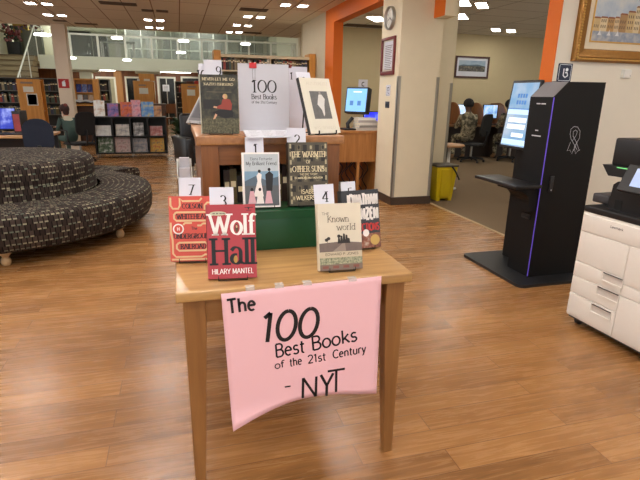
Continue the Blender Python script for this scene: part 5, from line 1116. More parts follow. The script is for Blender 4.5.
def office_chair(label, loc, rz, seat_m, back_m, back_top=1.0, back_w=.42, group=None, arms=False, loop=False):
    t = thing('office_chair', label, 'chair', loc, rz, group)
    b = MB(); b.rbox(-.24, .24, -.22, .24, .345, .395, seat_m, .02); b.build('seat', t)
    b = MB(); n = 10; vs = []; 
    pr = rounded(-back_w / 2, back_w / 2, .55, back_top, .12 if not loop else .15, 5)
    m = len(pr)
    def bend(x, z): return -.24 - .05 * (z - .5) / .5 + .25 * x * x
    vs = [(x, bend(x, z), z) for x, z in pr] + [(x, bend(x, z) - .035, z) for x, z in pr]
    b.add(vs, [list(range(m))[::-1], list(range(m, 2 * m))], back_m); b.add(vs, [(i, (i + 1) % m, m + (i + 1) % m, m + i) for i in range(m)], back_m); b.build('backrest', t, bevel=.006)
    b = MB(); b.tube([(0, -.05, .335), (0, -.26, .35), (0, -.295, .48), (0, -.30, .66)], .02, black_plastic, 8); b.build('back_support', t)
    b = MB(); b.tube([(0, 0, .08), (0, 0, .345)], .025, steel, 12); b.build('gas_column', t)
    for k in range(5):
        a = k * 2 * PI / 5 + .3; b = MB(); b.tube([(0, 0, .09), (.27 * math.cos(a), .27 * math.sin(a), .065)], [.028, .016], black_plastic, 8); b.ball((.28 * math.cos(a), .28 * math.sin(a), .027), (.026, .026, .027), black_plastic, 10, 6); b.build('leg', t)
    if arms:
        for s in (-1, 1): b = MB(); b.tube([(s * .23, -.05, .37), (s * .28, -.05, .45), (s * .28, -.05, .64), (s * .28, .17, .65)], .016, black_plastic, 8); b.build('armrest', t)
    return t
# computer row at the back wall of the room
t = thing('computer_desk', 'long dark computer desk along the tan back wall', 'desk', (0, 0, 0.006))
dx0, dx1 = 5.2, 8.9
b = MB(); b.box(dx0, dx1, 9.62, 10.28, .70, .735, wood('carrel_top', rgb(120, 84, 54), rgb(150, 110, 74), .45, 'X', .6)); b.build('worktop', t, bevel=.003)
b = MB(); b.box(dx0 + .02, dx1 - .02, 9.95, 9.98, 0, .70, mat('desk_dark', rgb(58, 46, 38), .6)); b.build('modesty_panel', t)
for x in (dx0 + .02, 6.9, dx1 - .06): b = MB(); b.box(x, x + .04, 9.66, 10.26, 0, .70, mat('desk_dark', rgb(58, 46, 38), .6)); b.build('leg', t)
car = wood('carrel_wood', rgb(116, 72, 40), rgb(150, 98, 58), .5, 'Z', .6)
for k, (u, lab) in enumerate(((455, 'rounded wooden desk divider left of the first monitor'), (478, 'rounded wooden desk divider between the two monitors'), (500.5, 'wooden desk divider right of the second monitor'))):
    x = AX(u, 110, 1, 9.9).x; tp = thing('desk_divider', lab, 'divider', (x, 9.68, .742), 0, 'desk dividers'); pr = [(0, 0), (.6, 0), (.6, .46), (.3, .48)] + [(.3 - .3 * math.sin(a), .18 + .3 * math.cos(a)) for a in [PI / 2 * i / 8 for i in range(1, 9)]]
    b = MB(); b.prism(pr, -.014, .014, car, 'x'); b.build('panel', tp); b = MB(); b.box(-.05, .05, .4, .44, 0, .012, car); b.build('foot', tp)
pc = blotch('pc_screen', [rgb(150, 190, 224), rgb(206, 224, 240), rgb(236, 240, 246)], 5, .3, .8)
pc2 = blotch('pc_screen_dark', [rgb(60, 110, 190), rgb(150, 190, 230), rgb(236, 240, 246)], 6, .3, .8)
for (u, sm_, lab) in ((460.5, pc, 'monitor with a pale screen in front of the first camouflage clothed person'), (490, pc2, 'monitor with a blue and white screen right of the first camouflage clothed person')):
    x = AX(u, 114, 1, 9.98).x + (.02 if u < 470 else -.02); monitor('monitor', lab, x, 9.95, .742, .12, .42, .31, sm_, foot=.13)
    k_ = thing('keyboard', 'black keyboard in front of the %s' % ('pale screen monitor' if u < 470 else 'blue and white screen monitor'), 'keyboard', (x, 9.74, .742)); b = MB(); b.rbox(-.2, .2, -.06, .06, 0, .018, black_plastic, .004); b.build('case', k_); b = MB()
    for r_ in range(4):
        for c_ in range(12): b.box(-.19 + c_ * .032, -.164 + c_ * .032, -.05 + r_ * .026, -.03 + r_ * .026, .018, .022, mat('key_grey', rgb(70, 70, 74), .5))
    b.build('keys', k_)
x1 = AX(467.5, 130, 1, 9.22).x
seated('person in camouflage uniform seen from behind at the pale screen monitor', (x1, 9.2, .006), -.12, skin_d, camo, camo, shoe, hair_k, 'short', lean=.03)
x2 = AX(510, 130, 1, 9.2).x
seated('person in camouflage uniform half hidden by the self checkout screen', (x2, 9.2, .006), -.2, skin_d, camo, camo, shoe, hair_k, 'short', lean=.08)
office_chair('black mesh backed office chair of the person at the pale screen monitor', (x1 + .1, 9.16, .006), .6, chair_b, chair_mesh, 1.0, .5)
office_chair('black office chair of the person behind the self checkout screen', (x2 + .03, 9.16, .006), .3, chair_b, chair_mesh, .88, .42)
# framed landscape on the tan wall
xa_, xb_ = AX(455, 68, 1, 10.29).x, AX(488.5, 68, 1, 10.29).x; za_, zb__ = AX(488, 78.5, 1, 10.29).z, AX(488, 57, 1, 10.29).z; Wp, Hp = xb_ - xa_, zb__ - za_
t = thing('framed_picture', 'dark framed landscape picture on the tan wall of the computer room', 'picture', (xa_, 10.299, za_)); dfm = mat('mahogany_frame', rgb(72, 34, 26), .4)
for x0, x1_, z0, z1 in ((0, Wp, 0, .035), (0, Wp, Hp - .035, Hp), (0, .035, .035, Hp - .035), (Wp - .035, Wp, .035, Hp - .035)): b = MB(); b.box(x0, x1_, -.03, 0, z0, z1, dfm); b.build('frame_bar', t)
b = MB(); b.rect(.03, Wp - .03, .03, Hp - .03, -.006, paper); b.build('mat_board', t)
b = MB(); b.rect(.09, Wp - .09, .14, Hp - .09, -.008, blotch('picture_sky', [rgb(120, 146, 170), rgb(176, 190, 200)], 3)); b.rect(.09, Wp - .09, .14, .14 + (Hp - .23) * .5, -.009, blotch('picture_town', [rgb(44, 44, 40), rgb(84, 82, 74), rgb(140, 130, 112)], 16)); b.flat([(.09, .14 + (Hp - .23) * .5), (Wp - .09, .14 + (Hp - .23) * .5), (Wp - .3, .14 + (Hp - .23) * .66), (Wp * .4, .14 + (Hp - .23) * .58), (.2, .14 + (Hp - .23) * .62)], -.0095, mat('picture_hill', rgb(86, 104, 116), .6)); b.build('print', t)

# ------------------------------------------------------------------ round patterned sofa
fab = fabric_material(); SC = Vector((-1.65, 5.2, 0))
t = thing('round_sofa', 'large round dark woven sofa with a raised centre at the left', 'sofa', SC)
b = MB(); b.lathe([(0, .13), (1.26, .13), (1.29, .15), (1.315, .2), (1.325, .28), (1.322, .37), (1.305, .405), (1.26, .422), (.84, .43)], fab, 96, uv=1.3); b.build('seat', t)
b = MB(); b.lathe([(.81, .425), (.805, .5), (.80, .54)], fab, 80, uv=.86); b.lathe([(.80, .54), (.795, .546), (.80, .556), (.80, .64), (.795, .68), (.775, .71), (.73, .727), (.6, .734), (0, .738)], fab, 80, uv=.86); b.build('backrest', t)
foot = wood('bun_foot', rgb(176, 140, 96), rgb(206, 172, 126), .4, 'Z', .7)
for k in range(7):
    a = math.radians((-76, -24, 28, 80, 132, 184, 236)[k])
    b = MB(); b.lathe([(0, 0), (.026, 0), (.034, .012), (.038, .035), (.032, .055), (.022, .068), (.03, .08), (.046, .095), (.05, .13), (0, .13)], foot, 18, (1.14 * math.cos(a), 1.14 * math.sin(a))); b.build('foot', t)
t = thing('ottoman', 'curved dark woven bench piece behind the round sofa', 'ottoman', SC)
def sector(b, prof, a0, a1, n, m, uvr):
    vs = []; L = [0]
    for i in range(1, len(prof)): L.append(L[-1] + math.hypot(prof[i][0] - prof[i - 1][0], prof[i][1] - prof[i - 1][1]))
    k = len(prof)
    for i in range(n + 1):
        a = a0 + (a1 - a0) * i / n; vs += [(r * math.cos(a), r * math.sin(a), z) for r, z in prof]
    fs, us = [], []
    for i in range(n):
        for q in range(k):
            w = (q + 1) % k; fs.append((i * k + q, (i + 1) * k + q, (i + 1) * k + w, i * k + w)); u0, u1 = uvr * (a1 - a0) * i / n, uvr * (a1 - a0) * (i + 1) / n; l1 = L[w] if w else L[-1] + .3; us.append([(u0, L[q]), (u1, L[q]), (u1, l1), (u0, l1)])
    b.add(vs, fs, m, True, us)
    b.add(vs[:k] + vs[-k:], [list(range(k)), list(range(k, 2 * k))[::-1]], m, False, [[(r, z) for r, z in prof], [(r, z) for r, z in prof][::-1]])
b = MB(); sector(b, [(1.37, .13), (1.80, .13), (1.83, .2), (1.83, .37), (1.80, .415), (1.74, .43), (1.44, .43), (1.38, .415), (1.36, .37), (1.355, .2)], math.radians(52), math.radians(92), 24, fab, 1.6); b.build('cushion', t).scale = (.985, .985, .93)
for a, r in ((57, 1.45), (57, 1.74), (88, 1.45), (88, 1.74)):
    a = math.radians(a); b = MB(); b.lathe([(0, 0), (.03, 0), (.036, .035), (.022, .068), (.046, .095), (.05, .13), (0, .13)], foot, 14, (r * math.cos(a), r * math.sin(a))); b.build('foot', t)

# ------------------------------------------------------------------ left work place: desk, monitor, chairs, woman
t = thing('computer_table', 'pale wooden computer table behind the round sofa', 'desk', (-2.35, 7.75, 0))
pw2 = wood('pale_table', rgb(168, 122, 76), rgb(200, 156, 106), .4, 'X', .7)
b = MB(); b.rbox(-1.0, .62, -.42, .42, .70, .735, pw2, .008); b.build('tabletop', t)
for x, y in ((-.94, -.36), (.56, -.36), (-.94, .36), (.56, .36)): b = MB(); b.box(x - .025, x + .025, y - .025, y + .025, 0, .7, black_plastic); b.build('leg', t)
b = MB(); b.box(-.9, .5, .3, .32, .35, .7, mat('panel_dark', rgb(50, 44, 42), .6)); b.build('modesty_panel', t)
q = AX(4, 120, 1, 7.7); zt = AX(4, 109.5, 1, 7.7).z
monitor('monitor', 'monitor with a dark blue desktop screen at the left picture edge', q.x - .08, 7.7, .7355, .25, .46, .30, blotch('blue_desktop', [rgb(26, 40, 130), rgb(50, 66, 176), rgb(190, 206, 240)], 4, .3, .6), foot=max(.05, zt - .736 - .30))
t = thing('keyboard', 'black keyboard on the pale computer table', 'keyboard', (AX(19, 137, 1, 7.6).x, 7.52, .7355)); b = MB(); b.rbox(-.2, .2, -.06, .06, 0, .018, black_plastic, .004); b.build('case', t); b = MB()
for r_ in range(4):
    for c_ in range(12): b.box(-.19 + c_ * .032, -.164 + c_ * .032, -.05 + r_ * .026, -.03 + r_ * .026, .018, .022, mat('key_grey', rgb(70, 70, 74), .5))
b.build('keys', t)
q = AX(22, 115, 1, 7.75); 
t = thing('desktop_computer', 'slim black computer tower tilted beside the blue desktop monitor', 'computer', (AX(21, 125, 1, 7.9).x, 7.9, .7355)); b = MB(); b.rbox(-.05, .05, -.17, .17, 0, .3, black_plastic, .006); b.build('case', t); b = MB(); b.box(-.04, .04, -.172, -.17, .03, .26, mat('tower_front', rgb(150, 60, 60), .5, var=.5, scale=14)); b.build('front_panel', t)
q = AX(38, 135, 1, 6.95)
blue_c = mat('navy_upholstery', rgb(30, 36, 52), .85, var=.1)
office_chair('navy blue round backed office chair in front of the pale computer table', (q.x, 7.1, 0), .12, blue_c, blue_c, AX(38, 118.5, 1, 6.85).z, .34, loop=True)
WX = AX(68, 108, 1, 10.6).x
office_chair('black office chair of the dark haired woman', (WX + .17, 10.42, 0), .7, chair_b, chair_b, 1.02, .42, arms=True).scale = (.92, .92, .92)
seated('woman with dark reddish hair, cream collar and teal top sitting in the black office chair', (WX, 10.6, 0), .7, skin_l, mat('teal_top', rgb(70, 92, 86), .85), mat('teal_cloth', rgb(78, 100, 92), .85), black_plastic, hair_b, 'bun', lean=.1, reach=.3, S=.82, top2=mat('cream_collar', rgb(206, 200, 178), .85))
# black armchair left of the book case
t = thing('black_armchair', 'black leather armchair beyond the left side of the wooden book case', 'chair', (.42, 8.6, 0), .3); lea = mat('black_leather', rgb(18, 18, 20), .35, coat=.2)
b = MB(); b.rbox(-.34, .34, -.3, .36, .2, .44, lea, .04); b.build('seat', t); b = MB(); b.rbox(-.34, .34, .25, .42, .3, .98, lea, .06); b.build('backrest', t)
for s in (-1, 1): b = MB(); b.rbox(s * .39 - .07, s * .39 + .07, -.3, .4, .15, .62, lea, .04); b.build('armrest', t)
for x, y in ((-.36, -.24), (.36, -.24), (-.36, .34), (.36, .34)): b = MB(); b.tube([(x, y, 0), (x, y, .2)], .022, steel, 10); b.build('leg', t)

# ------------------------------------------------------------------ red sign on the slim column
q0, q1 = AX(59, 88, 1, 12.29), AX(68.5, 79, 1, 12.29)
t = thing('red_sign', 'red safety sign with a white symbol on the slim left column', 'sign', (q0.x, 12.2985, q0.z)); ws, hs = q1.x - q0.x, q1.z - q0.z
b = MB(); b.box(0, ws, -.006, 0, 0, hs, mat('sign_red', rgb(176, 26, 26), .5)); b.build('plate', t)
b = MB(); b.rect(ws * .34, ws * .66, hs * .2, hs * .68, -.0066, sgw); b.flat([(ws * .36, hs * .7), (ws * .6, hs * .7), (ws * .66, hs * .84), (ws * .5, hs * .8)], -.0066, sgw); b.build('symbol', t)

# ------------------------------------------------------------------ rolling black display cart
t = thing('display_cart', 'black two tier rolling display shelf with face out books', 'shelf', (0, 0, 0)); x0, x1, y0, y1 = -1.69, -.29, 10.82, 11.17; ck = mat('cart_black', rgb(22, 22, 22), .5)
b = MB(); b.box(x0, x1, y0, y1, .08, .11, ck); b.build('bottom_shelf', t); b = MB(); b.box(x0, x1, y0, y1, .425, .445, ck); b.build('middle_shelf', t); b = MB(); b.box(x0 - .01, x1 + .01, y0 - .01, y1 + .01, .80, .83, ck); b.build('top_shelf', t)
for k in range(5): x = x0 + (x1 - x0 - .025) * k / 4; b = MB(); b.box(x, x + .025, y0, y1, .11, .80, ck); b.build('divider', t)
b = MB(); b.box(x0, x1, y1 - .012, y1, .11, .80, mat('cart_back', rgb(40, 44, 40), .6)); b.build('back_panel', t)
for x in (x0 + .03, (x0 + x1) / 2, x1 - .03):
    for y in (y0 + .03, y1 - .03): b = MB(); b.tube([(x, y, .08), (x, y, .05)], .012, steel, 8); b.ball((x, y, .03), (.012, .03, .03), steel, 10, 6); b.build('caster', t)
def cover(name, label, M, W, H, T, face, group):
    r = thing(name, label, 'book', (0, 0, 0), 0, group); r.matrix_world = M; b = MB(); book_case(b, W, H, T, face); b.build('cover', r); b = MB(); b.box(.003, W - .003, .003, T - .003, .003, H - .003, pages); b.build('page_block', r); return b, r
rows = [(104, 139.5, 13.5, 9.5, [(206, 206, 200), (236, 236, 230), (246, 246, 240)], 'plain white picture book in the upper tier, leftmost'), (123.5, 140, 11.5, 10.5, [(120, 124, 140), (206, 200, 190), (226, 222, 214)], 'pale photo book in the upper tier, second from the left'), (139.5, 140, 9, 12, [(30, 30, 30), (150, 150, 150), (230, 230, 226)], 'black and white patterned book, upper tier third from left'), (157, 140, 11, 9, [(150, 70, 70), (196, 130, 124), (206, 190, 180)], 'dusty red book in the upper tier, rightmost'),
        (107, 156.5, 13, 14, [(30, 60, 36), (90, 110, 80), (226, 226, 220)], 'dark green book with white edges in the lower tier, leftmost'), (124, 156.5, 13, 14, [(150, 96, 104), (196, 170, 160), (120, 110, 110)], 'pinkish book in the lower tier, second from the left'), (141, 157, 13.5, 13, [(80, 84, 92), (140, 138, 140), (176, 160, 140)], 'grey book in the lower tier, third from the left'), (158, 157, 13, 13, [(170, 50, 36), (206, 160, 40), (60, 60, 70)], 'yellow and red book in the lower tier, rightmost')]
for k, (u, vb, wp_, hp_, cols, lab) in enumerate(rows):
    zf = .4455 if k < 4 else .1105; c_ = AX(u, vb, 1, 10.9); W_, H_ = wp_ * .0222, hp_ * .0222
    cover('book', lab + ' of the black cart', Matrix.Translation((c_.x - W_ / 2, 10.88, zf)) @ Matrix.Rotation(-.22, 4, 'X'), W_, H_, .02, blotch('cover_%d' % k, [rgb(*c) for c in cols], 14), 'face out books on the black cart')
tops = [(100, 9, 14, [(206, 160, 120), (238, 236, 230), (246, 246, 242)], 'white sheet like book leaning on the cart top, leftmost'), (113.5, 9, 11.5, [(46, 50, 120), (130, 110, 170), (206, 90, 100)], 'blue and red children book on the cart top'), (127, 10, 13, [(176, 60, 36), (214, 110, 70), (70, 80, 150)], 'orange red book on the cart top'), (136.5, 8, 15, [(206, 100, 120), (226, 170, 180), (80, 80, 140)], 'pink book on the cart top beside the orange red one'), (148, 11, 13.5, [(60, 110, 190), (110, 160, 210), (226, 200, 70)], 'light blue book with yellow figure on the cart top'), (158, 7, 10, [(60, 60, 90), (196, 140, 90), (190, 176, 150)], 'tan and dark book on the cart top, rightmost')]
for k, (u, wp_, hp_, cols, lab) in enumerate(tops):
    c_ = AX(u, 116, 1, 10.95); W_, H_ = wp_ * .0222, hp_ * .0222
    cover('book', lab, Matrix.Translation((c_.x - W_ / 2, 10.93, .8305)) @ Matrix.Rotation(-.2, 4, 'X'), W_, H_, .02, blotch('top_%d' % k, [rgb(*c) for c in cols], 12), 'books standing on the cart top')

# ------------------------------------------------------------------ tall bookcase in front of the atrium
t = thing('tall_bookcase', 'tall bookcase with wooden ends and cream top behind the title sheet', 'bookcase', (0, 0, 0)); bx0, bx1, by = AX(214, 60, 1, 9.2).x, AX(318, 60, 1, 9.2).x, 9.2; bz = 1.985
bx1 = min(bx1, 2.49)
for x in (bx0, bx1 - .12): b = MB(); b.box(x, x + .12, by - .004, by + .36, 0, bz + .06, panel_wood); b.build('end_panel', t, bevel=.004)
shelfm = mat('shelf_cream', rgb(214, 200, 166), .6)
b = MB(); b.box(bx0 + .12, bx1 - .12, by, by + .36, bz - .05, bz, shelfm); b.build('top', t)
b = MB(); b.box(bx0 + .12, bx1 - .12, by + .34, by + .36, 0, bz - .05, mat('shelf_back', rgb(176, 160, 126), .6)); b.build('back_panel', t)
sz = [AX(250, 70.5, 1, 9.2).z, AX(250, 87, 1, 9.2).z, .85, .48, .1]
for z in sz: b = MB(); b.box(bx0 + .12, bx1 - .12, by, by + .34, z - .025, z, shelfm); b.build('shelf', t)
b = MB(); xm2 = AX(270, 65, 1, 9.2).x; b.box(xm2, xm2 + .02, by, by + .34, .1, bz - .05, shelfm); b.build('upright', t)
rb = random.Random(11)
for r_, z in enumerate(sz[:2]):
    x = bx0 + .13
    while x < bx1 - .17:
        w_ = rb.uniform(.022, .045)
        if xm2 - w_ - .003 < x < xm2 + .022: x = xm2 + .024; continue
        if rb.random() < .06: x += .05; continue
        put_book(rb.randrange(10), x + w_ / 2, by + .1, z + .0005, 0, w_ / .03 * .95, 1, rb.uniform(.8, 1.0), 'book on the %s visible shelf of the tall bookcase' % ('upper' if r_ == 0 else 'lower'), 'books on the %s shelf of the tall bookcase' % ('upper' if r_ == 0 else 'lower')); x += w_

# ------------------------------------------------------------------ grey steel shelving and wooden end panels at the back
sg = mat('steel_shelving', rgb(112, 110, 104), .5, .3)
def steel_shelves(label, glabel, group, x0, x1, y, zt, rows_, seed, density=.05):
    t = thing('steel_shelving', label, 'bookcase', (0, 0, 0)); n = rows_
    for x in (x0, x1 - .03): b = MB(); b.box(x, x + .03, y, y + .3, 0, zt, sg); b.build('upright', t)
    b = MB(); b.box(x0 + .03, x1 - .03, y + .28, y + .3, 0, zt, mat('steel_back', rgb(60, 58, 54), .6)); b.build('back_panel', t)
    rb = random.Random(seed); h = (zt - .05) / n
    for r_ in range(n):
        z = .05 + r_ * h; b = MB(); b.box(x0 + .03, x1 - .03, y, y + .28, z - .02, z, sg); b.build('shelf', t)
        if z < .55: continue
        x = x0 + .05
        while x < x1 - .1:
            w_ = rb.uniform(density * .7, density * 1.4)
            if rb.random() < .1: x += .06; continue
            if x + w_ > x1 - .035: break
            put_book(rb.choice((0, 1, 2, 3, 4, 5, 7, 7, 2, 8, 9, 6)), x + w_ / 2, y + .09, z + .0005, 0, w_ / .03 * .95, 1, min(1.15, h * .8 / .22) * rb.uniform(.8, 1), glabel, group); x += w_
    b = MB(); b.box(x0, x1, y, y + .3, zt, zt + .02, sg); b.build('top', t)
xl, xr = AX(0, 90, 1, 15.4).x - .1, AX(62, 90, 1, 15.4).x
steel_shelves('grey steel shelving full of books before the staircase', 'book in a row on the grey steel shelving before the staircase', 'books on the grey steel shelving', xl, xr, 15.4, AX(30, 78.5, 1, 15.4).z, 5, 4, .06)
def end_panel(label, u0, u1, vt, y, depth, notice=True, signs=None):
    x0, x1, zt = AX(u0, vt + 8, 1, y).x, AX(u1, vt + 8, 1, y).x, AX((u0 + u1) / 2, vt, 1, y).z
    t = thing('bookcase_end', label, 'bookcase', (x0, y, 0)); W_ = x1 - x0
    b = MB(); b.box(0, W_, 0, .04, 0, zt, panel_wood); b.build('end_panel', t, bevel=.004)
    b = MB(); b.box(.03, W_ - .03, .04, depth, zt - .03, zt - .01, panel_wood); b.box(.03, W_ - .03, .04, depth, .04, .06, panel_wood); b.box(.03, W_ - .03, .04, depth, zt * .5, zt * .5 + .02, panel_wood); b.build('shelf_boards', t)
    b = MB(); b.box(W_ * .48, W_ * .52, .04, depth, .06, zt - .03, panel_wood); b.build('centre_board', t)
    b = MB(); b.box(0, W_, depth, depth + .04, 0, zt, panel_wood); b.build('end_panel', t)
    b = MB(); px = W_ / (u1 - u0); dkp = mat('notice_dark', rgb(60, 56, 56), .6)
    for (a0, a1, b0, b1, m_) in signs or []: b.box((a0 - u0) * px, (a1 - u0) * px, -.004, 0, zt - (b1 - vt) * px, zt - (b0 - vt) * px, m_)
    if signs: b.build('notices', t)
    return t, x0, x1, zt
pal_n = mat('notice_grey', rgb(150, 128, 110), .6); dk_n = blotch('notice_photo', [rgb(24, 24, 26), rgb(60, 60, 62), rgb(150, 146, 140)], 16)
end_panel('wooden bookcase end with a white paper and a dark photo before the staircase', 17, 40.5, 79, 14.2, .35, True, [(21, 33, 82, 84, pal_n), (22.8, 33, 87, 93, white_paint), (25, 36, 94.5, 107.5, white_paint), (26, 35, 95.5, 106.5, dk_n)])
end_panel('wooden bookcase end with a white paper label in the middle behind the black cart', 133.5, 153.5, 81, 15.5, .8, True, [(139, 146, 84.5, 86, pal_n), (139, 148, 88, 94, white_paint)])
t2_, a0_, a1_, zt_ = end_panel('wooden bookcase end with a white paper label nearest the dark mossy book', 181.5, 204, 84, 15.5, .8, True, [(188, 196, 86, 87.5, pal_n), (187, 195, 89.5, 95.5, white_paint)])
q = AX(139, 80.5, 1, 15.6); q1 = AX(154, 74, 1, 15.6); b = MB(); b.rbox(q.x, q1.x, 15.55, 15.85, AX(140, 81, 1, 15.55).z + .012, q1.z, panel_wood, .006); t = b.build('wooden_box'); tag(t, 'wooden box standing on top of the middle bookcase end', 'box')
for k, (u, w_, h_, m_) in enumerate(((138.5, .07, .05, paper), (147, .16, .06, mat('box_pale', rgb(222, 214, 196), .5)), (190, .2, .08, mat('box_brown', rgb(96, 60, 48), .6)), (196.5, .12, .09, mat('box_red', rgb(186, 60, 48), .6)), (201, .1, .08, paper))):
    y_ = 15.58 if k > 1 else 15.515; x_ = AX(u, 82, 1, y_).x; zt = AX(143 if k < 2 else 192, 81 if k < 2 else 84, 1, 15.5).z; b = MB(); b.rbox(x_ - w_ / 2, x_ + w_ / 2, y_, y_ + (.03 if k < 2 else .12), zt + .0005, zt + h_, m_, .003)
    tag(b.build('storage_box'), ['small white box at the left on the middle bookcase end', 'pale flat box at the right on the middle bookcase end', 'brown box on the bookcase end nearest the mossy book', 'red box on the bookcase end nearest the mossy book', 'white box at the right on the bookcase end nearest the mossy book'][k], 'box')
xl, xr = AX(175.5, 95, 1, 17).x, AX(181.5, 95, 1, 17).x
steel_shelves('narrow steel shelving between dark glass door and bookcase end', 'book on the narrow steel shelving beside the glass door', 'books on the narrow steel shelving', xl, xr + .25, 17, AX(178, 82, 1, 17).z, 5, 8, .06)
xl, xr = AX(99, 90, 1, 18).x, AX(110, 90, 1, 18).x
steel_shelves('steel shelving in front of the bright doorway', 'book on the steel shelving before the bright doorway', 'books on the shelving before the bright doorway', xl, xr, 18, AX(105, 80, 1, 18).z, 5, 9, .06)
# long dark counter behind the cart
t = thing('long_counter', 'long dark wooden counter behind the black display cart', 'counter', (0, 0, 0)); x0, x1 = AX(78, 106, 1, 14).x, AX(166, 106, 1, 14).x; zt = AX(120, 103.5, 1, 14).z
dcw = wood('dark_counter', rgb(62, 38, 22), rgb(92, 58, 34), .45, 'X', .5)
b = MB(); b.box(x0, x1, 14, 14.6, zt - .04, zt, dcw); b.build('worktop', t); b = MB(); b.box(x0 + .02, x1 - .02, 14.05, 14.08, 0, zt - .04, dcw); b.build('front_panel', t)
for x in (x0 + .02, x1 - .05): b = MB(); b.box(x, x + .03, 14.08, 14.58, 0, zt - .04, dcw); b.build('side_panel', t)
# magazine display
t = thing('magazine_display', 'wooden magazine display beside the slim left column', 'shelf', (0, 0, 0)); y = 13.6; x0, x1 = AX(74.5, 95, 1, y).x, AX(99, 95, 1, y).x; zt, zb = AX(88, 80, 1, y).z, AX(88, 108, 1, y).z; z2 = AX(88, 103, 1, y).z
b = MB(); b.box(x0, x1, y + .2, y + .23, 0, zt, panel_wood); b.build('back_board', t)
for x in (x0, x1 - .12): b = MB(); b.box(x, x + (.03 if x == x0 else .12), y, y + .2, 0, zt, panel_wood); b.build('side_panel', t)
for z in (z2, (z2 + zt) / 2 - .02): b = MB(); b.box(x0 + .03, x1 - .12, y + .02, y + .2, z - .02, z, panel_wood); b.build('ledge', t)
b = MB(); b.box(x0, x1, y, y + .23, zt, zt + .03, panel_wood); b.build('top', t)
k = 0
zs_ = [((z2 + zt) / 2 - .02, (zt - z2) / 2 - .04), (z2, (zt - z2) / 2 - .04)]
for r_, (z, h) in enumerate(zs_):
    n = 3
    for c_ in range(n):
        W_ = (x1 - x0 - .18) / n - .012; cols = [[(20, 30, 90), (40, 60, 150), (160, 170, 200)], [(170, 190, 220), (60, 80, 150), (230, 230, 230)], [(24, 30, 80), (60, 60, 120), (200, 200, 220)], [(220, 220, 216), (240, 240, 236), (150, 150, 150)], [(60, 60, 66), (120, 110, 100), (60, 70, 120)], [(206, 160, 110), (226, 200, 170), (120, 90, 70)]][k]
        r = thing('magazine', '%s magazine on the %s ledge of the magazine display' % (['navy blue left', 'pale blue middle', 'navy blue right', 'white left', 'dark middle', 'tan right'][k], ['upper', 'lower'][r_]), 'magazine', (x0 + .045 + c_ * (W_ + .012), y + .06, z + .0005), 0, 'magazines on display')
        b = MB(); b.M = Matrix.Rotation(-.2, 4, 'X'); b.box(0, W_, 0, .006, 0, h * .85, blotch('mag_%d' % k, [rgb(*c) for c in cols], 9)); b.build('cover', r); k += 1
for k, u in enumerate((81, 92)):
    q = AX(u, 101.5, 1, y - .05); r = thing('open_book', 'open white book lying before the magazine display, %s' % ('left one' if k == 0 else 'right one'), 'book', (q.x, y - .12, z2 - .0), 0)
    b = MB(); nn = 8; pr = []
    for s in (-1, 1):
        vs = []
        for i in range(nn + 1):
            f = i / nn; vs += [(s * .19 * f, -.1, .012 + .03 * math.sin(PI * f * .8)), (s * .19 * f, .1, .012 + .03 * math.sin(PI * f * .8) + .04)]
        b.add(vs, [(2 * i, 2 * i + 2, 2 * i + 3, 2 * i + 1) if s > 0 else (2 * i, 2 * i + 1, 2 * i + 3, 2 * i + 2) for i in range(nn)], paper, True)
    b.build('pages', r); b = MB(); b.add([(-.2, -.11, .004), (.2, -.11, .004), (.2, .11, .044), (-.2, .11, .044)], [(0, 1, 2, 3)], mat('book_cloth', rgb(90, 70, 60), .7)); b.build('cover', r)
t = thing('reading_desk', 'slanted wooden reading shelf before the magazine display', 'desk', (0, 0, 0)); b = MB(); b.box(x0 - .02, x1 + .1, y - .3, y - .005, z2 - .06, z2 - .03, panel_wood); b.build('top', t)
for x in (x0, x1 + .05): b = MB(); b.box(x, x + .03, y - .28, y - .02, 0, z2 - .06, panel_wood); b.build('side_panel', t)
b = MB(); b.box(x0, x1 + .08, y - .04, y - .02, .1, z2 - .06, dcw); b.build('back_panel', t)
# paper notice on the glass door
q = AX(166, 88, 1, WY - .045); r = thing('door_notice', 'white paper notice on the dark glass door', 'notice', (q.x, WY - .038, q.z)); b = MB(); b.box(-.13, .13, -.002, 0, -.13, .13, paper); b.build('sheet', r); b = MB(); [b.rect(-.09, .09, .06 - k * .05, .075 - k * .05, -.0026, dk_n) for k in range(4)]; b.build('print_lines', r)
# wooden chair in front of the door
q = AX(171, 112, 1, 18.5); t = thing('wooden_chair', 'brown wooden chair in front of the dark glass door', 'chair', (q.x, 18.5, 0), .2); cw = wood('chair_wood', rgb(96, 54, 28), rgb(128, 78, 42), .5, 'Z', .6)
b = MB(); b.rbox(-.23, .23, -.23, .23, .42, .46, cw, .01); b.build('seat', t)
for x, y_ in ((-.2, -.2), (.2, -.2)): b = MB(); b.box(x - .022, x + .022, y_ - .022, y_ + .022, 0, .42, cw); b.build('leg', t)
for x in (-.2, .2): b = MB(); b.box(x - .022, x + .022, .18, .224, 0, .95, cw); b.build('leg', t)
b = MB(); b.box(-.178, .178, .19, .21, .6, .92, cw); b.build('backrest', t)
